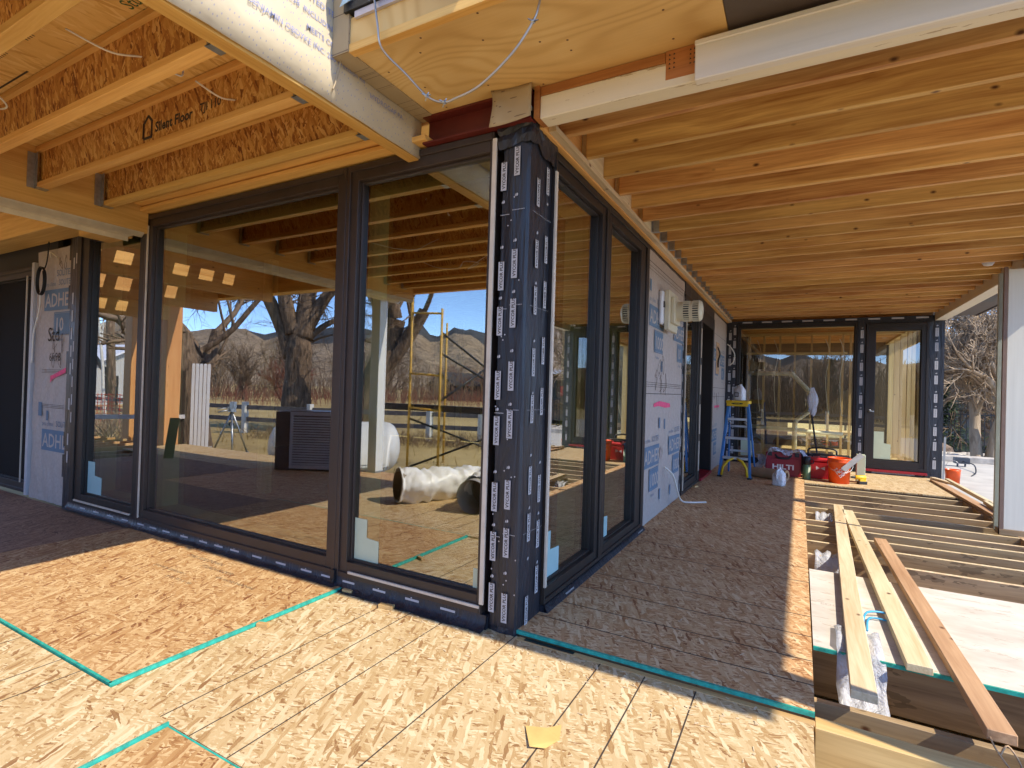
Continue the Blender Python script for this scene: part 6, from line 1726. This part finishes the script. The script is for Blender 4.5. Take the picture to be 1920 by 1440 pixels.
# distant buildings in the glass
def house(name, lab, loc, rz, w, d, h, rh, wall, roof, win=2):
    t = thing(name, lab, "building", loc, rz)
    m = MB(); m.box(-w / 2, w / 2, -d / 2, d / 2, 0, h); m.prism([(-w / 2, 0, h), (w / 2, 0, h), (0, 0, h + rh * .9)], (0, -d / 2, 0), (0, d / 2, 0)); sub(m, "wall", wall, t)
    m = MB(); o = .4
    for s in (-1, 1):
        m.add([(s * (w / 2 + o), -d / 2 - o, h - rh * o / (w / 2) + .12), (s * (w / 2 + o), d / 2 + o, h - rh * o / (w / 2) + .12), (0, d / 2 + o, h + rh + .12), (0, -d / 2 - o, h + rh + .12), (s * (w / 2 + o), -d / 2 - o, h - rh * o / (w / 2)), (s * (w / 2 + o), d / 2 + o, h - rh * o / (w / 2)), (0, d / 2 + o, h + rh), (0, -d / 2 - o, h + rh)],
              [(0, 1, 2, 3), (4, 7, 6, 5), (0, 4, 5, 1), (0, 3, 7, 4), (1, 5, 6, 2)])
    sub(m, "roof", roof, t)
    for i in range(win):
        x = -w / 2 + w * (i + .5) / win
        for s in (-1, 1):
            m = MB(); m.box(x - .55, x + .55, s * d / 2 - .03, s * d / 2 + .03, h * .35, h * .8); f = sub(m, "window", 'frame', t)
    return t
house("shed", "nearer dark roofed shed across the field behind the scaffold", (-42, -60, -1.0), R(20), 6, 5, 2.6, 1.6, 'shed', 'shed')
house("shed", "long dark roofed barn right of the nearer shed", (-37, -66, -1.0), R(100), 6, 11, 2.4, 1.5, 'shed', 'shed')
house("cottage", "small grey cottage with white trim beyond the saplings", (-40, -15, -.9), R(70), 7, 6, 2.8, 1.4, 'housewall', 'whitep')

# ================================================================== EAST SIDE: garden, fence, neighbour
tree("ornamental_tree", "multi stemmed bare tree with pale curling branches beyond the patio", "tree", (5.35, 15.0, -.25), [((-.12, 0, 0), (-.10, 0, 1), 1.75, .135), ((.14, .05, 0), (.10, .05, 1), 1.9, .14)], 6, 14, 'bark_pale', 'twig_pale', .62, kids=(3, 5), min_r=.008, shrink=.70, rshrink=.66, first=.75, wig=.22)
tree("ornamental_tree", "second pale bare tree partly hidden behind the black end wall", "tree", (3.9, 16.2, -.25), [((0, 0, 0), (-.1, .1, 1), 1.7, .10), ((.1, 0, 0), (.3, .1, 1), 1.7, .10)], 6, 17, 'bark_pale', 'twig_pale', .65, kids=(3, 4), min_r=.007, shrink=.7, rshrink=.66, first=.6, wig=.22)
tree("ornamental_tree", "third pale bare tree farther right behind the fence", "tree", (6.7, 17.6, -.25), [((0, 0, 0), (.05, .1, 1), 2.6, .12), ((.1, 0, 0), (-.3, .1, 1), 2.6, .12)], 6, 19, 'bark_pale', 'twig_pale', .62, kids=(3, 4), min_r=.008, shrink=.72, rshrink=.66, first=.5, wig=.22)
tree("dense_hedge", "tangle of bare brown shrub behind the metal fence", "shrub", (4.8, 18.2, -.3), [((k * .5 - 1.2, rr0.uniform(-.4, .4), 0), (rr0.uniform(-.5, .5), rr0.uniform(-.5, .5), 1), 1.1, .05) for k in range(8)], 4, 23, 'twig', 'twig', .8, kids=(3, 4), min_r=.008, shrink=.75)
conifer("evergreen_tree", "dark green evergreen between the bare trees behind the fence", (4.9, 17.4, -.3), 2.4, 1.0, 3)
conifer("evergreen_tree", "tallest dark evergreen far behind the pale trees", (5.2, 24.5, -.4), 7.5, 2.8, 8)
conifer("evergreen_tree", "tall dark evergreen behind the pale tree", (6.4, 20.5, -.3), 4.6, 2.0, 4)
t = thing("metal_fence", "black metal picket fence behind the rock bed", "fence", (6, 16.6, -.3))
m = MB(); x = 2.5
while x < 12: m.box(x - .010, x + .010, 16.59, 16.61, -.2, 1.0); x += .13
wpart(m, "pickets", 'black', t)
m = MB(); m.box(2.5, 12, 16.58, 16.62, .92, .96); m.box(2.5, 12, 16.58, 16.62, -.12, -.08); wpart(m, "rail", 'black', t)
for x in (2.5, 4.2, 6.3, 8.4, 10.5):
    m = MB(); m.box(x - .03, x + .03, 16.57, 16.63, -.35, 1.08); wpart(m, "fence_post", 'black', t)
mb = MB(); mb.box(2.0, 14, 13.9, 14.2, -.3, -.02); solo(mb, "stone_curb", 'rock', "low tan stone curb between the patio and the rock bed", "curb", bevel=.02)
def rocks(name, lab, n, area, s0, s1, mat, seed):
    rr = random.Random(seed); m = MB()
    for i in range(n):
        x, y, z = area(rr); s = rr.uniform(s0, s1); k = 6; vs = []; fs = []
        for j, (f, hh) in enumerate(((.7, -.3), (1, .0), (.85, .35), (.4, .55))):
            for q in range(k): a = 2 * PI * q / k + j; vs.append((x + s * f * math.cos(a) * rr.uniform(.8, 1.2), y + s * f * math.sin(a) * rr.uniform(.8, 1.2), z + s * hh))
        for j in range(3):
            for q in range(k): fs.append((j * k + q, j * k + (q + 1) % k, (j + 1) * k + (q + 1) % k, (j + 1) * k + q))
        fs.append(tuple(3 * k + q for q in range(k))); m.add(vs, fs)
    return tag(m.build(name, mat), lab, "rocks", kind='stuff')
rocks("river_rocks", "bed of pale river stones around the tree behind the patio", 420, lambda r: (r.uniform(2.5, 9), r.uniform(14.25, 16.3), -.16), .05, .16, 'rock', 5)
for i, (x, y, s, lab) in enumerate(((3.9, 16.2, .45, "dark boulder left of the pale tree"), (4.6, 16.3, .40, "brown boulder right behind the pale tree's foot"), (8.6, 15.2, .5, "pale boulder mirrored beside the corner post"))):
    rr = random.Random(i); m = MB(); vs = []; fs = []; k = 9
    for j, (f, hh) in enumerate(((.8, -.2), (1, .2), (.92, .55), (.6, .8), (.2, .9))):
        for q in range(k): a = 2 * PI * q / k; vs.append((x + s * f * math.cos(a) * rr.uniform(.85, 1.15), y + s * f * .8 * math.sin(a) * rr.uniform(.85, 1.15), -.2 + s * hh))
    for j in range(4):
        for q in range(k): fs.append((j * k + q, j * k + (q + 1) % k, (j + 1) * k + (q + 1) % k, (j + 1) * k + q))
    fs.append(tuple(4 * k + q for q in range(k))); m.add(vs, fs); solo(m, "boulder", 'rock' if i == 2 else plain("brown_rock", (.17, .12, .09), .9, var=.3, bump=.4), lab, "boulder")
t = thing("neighbour_house", "shingled neighbouring house with dark window mirrored in the right windows", "house", (12.0, 26.0, -.3), R(0))
m = MB(); m.box(-5, 5, -3, 4, 0, 2.55); wpart_ = sub(m, "wall", plain("brown_stone_wall", (.15, .12, .10), .9, var=.4, scale=5, bump=.3), t)
k = NB("shingle_roof"); v = k.coords(False); n_ = k.noise(k.mapping(v, (6, 3, 14)), 1.0, 4, .7); c_ = k.ramp(n_, [(.3, (.16, .12, .085)), (.7, (.42, .34, .26))]); M['shingle'] = k.done(c_, .9)
m = MB(); m.add([(-5.6, -3.7, 2.5), (5.6, -3.7, 2.5), (3.4, .5, 5.6), (-3.4, .5, 5.6), (5.6, 4.6, 2.5), (-5.6, 4.6, 2.5)], [(0, 1, 2, 3), (1, 4, 2), (4, 5, 3, 2), (5, 0, 3), (0, 5, 4, 1)]); sub(m, "roof", 'shingle', t)
m = MB(); m.box(-5.7, 5.7, -3.8, -3.72, 2.40, 2.62); sub(m, "gutter", 'whitep', t)
for x in (-3.6, -1.4, 1.4):
    m = MB(); m.box(x - .7, x + .7, -3.04, -2.97, .5, 2.1); sub(m, "window", 'black', t)
m = MB(); m.box(-2.75, -2.35, -3.1, -3.01, 1.3, 1.8); sub(m, "red_wreath", 'red', t)
t = thing("paint_bucket", "small orange bucket standing on the patio by the far corner", "bucket", (3.66, 9.5, -.17)); t.scale = (.75, .75, .72)
m = MB(); m.lathe([(0, .004), (.125, .004), (.13, 0), (.146, .32), (.152, .33), (.152, .365), (.143, .36), (.125, .02), (0, .02)], (0, 0, 0), n=24); sub(m, "pail", 'orange', t)
m = MB(); m.tube(spline([(-.15, 0, .34), (-.10, 0, .52), (0, 0, .58), (.10, 0, .52), (.15, 0, .34)], 4), .004, 6); sub(m, "wire_handle", 'steel', t)
t = thing("push_tool", "long grey handle of a tool with a dark box leaning by the end wall", "tool", (3.5, 9.8, -.17))
m = MB(); m.bar((3.45, 9.1, -.15), (3.62, 9.9, .62), .032, .032); wpart(m, "handle", plain('dull_grey_metal', (.30, .32, .34), .45, .5), t)
m = MB(); m.box(4.36, 4.62, 12.8, 13.0, -.10, .03); m.box(4.40, 4.43, 12.85, 12.88, -.17, -.10); m.box(4.55, 4.58, 12.92, 12.95, -.17, -.10); wpart(m, "dark_box", plain("slate_plastic", (.06, .07, .09), .5), t)
m = MB(); m.tube(spline([(4.5, 12.8, -.05), (4.55, 12.2, -.05), (4.45, 11.6, -.15), (4.25, 11.0, -.165)], 5), .012, 6); wpart(m, "cord", 'black', t)
for i, (x, y, h) in enumerate(((14, 14, 7), (18, 22, 8), (22, 12, 8), (10, 34, 9))):
    tree("bare_tree", ("bare garden tree east of the patio, nearest" , "tall bare tree beside the neighbouring house", "bare tree farther east of the patio", "tall bare tree behind the neighbouring house")[i], "tree", (x, y, -.4), [((0, 0, 0), (.05, 0, 1), h * .45, .16)], 5, 60 + i, 'bark', 'twig', .6, kids=(3, 3), min_r=.010)
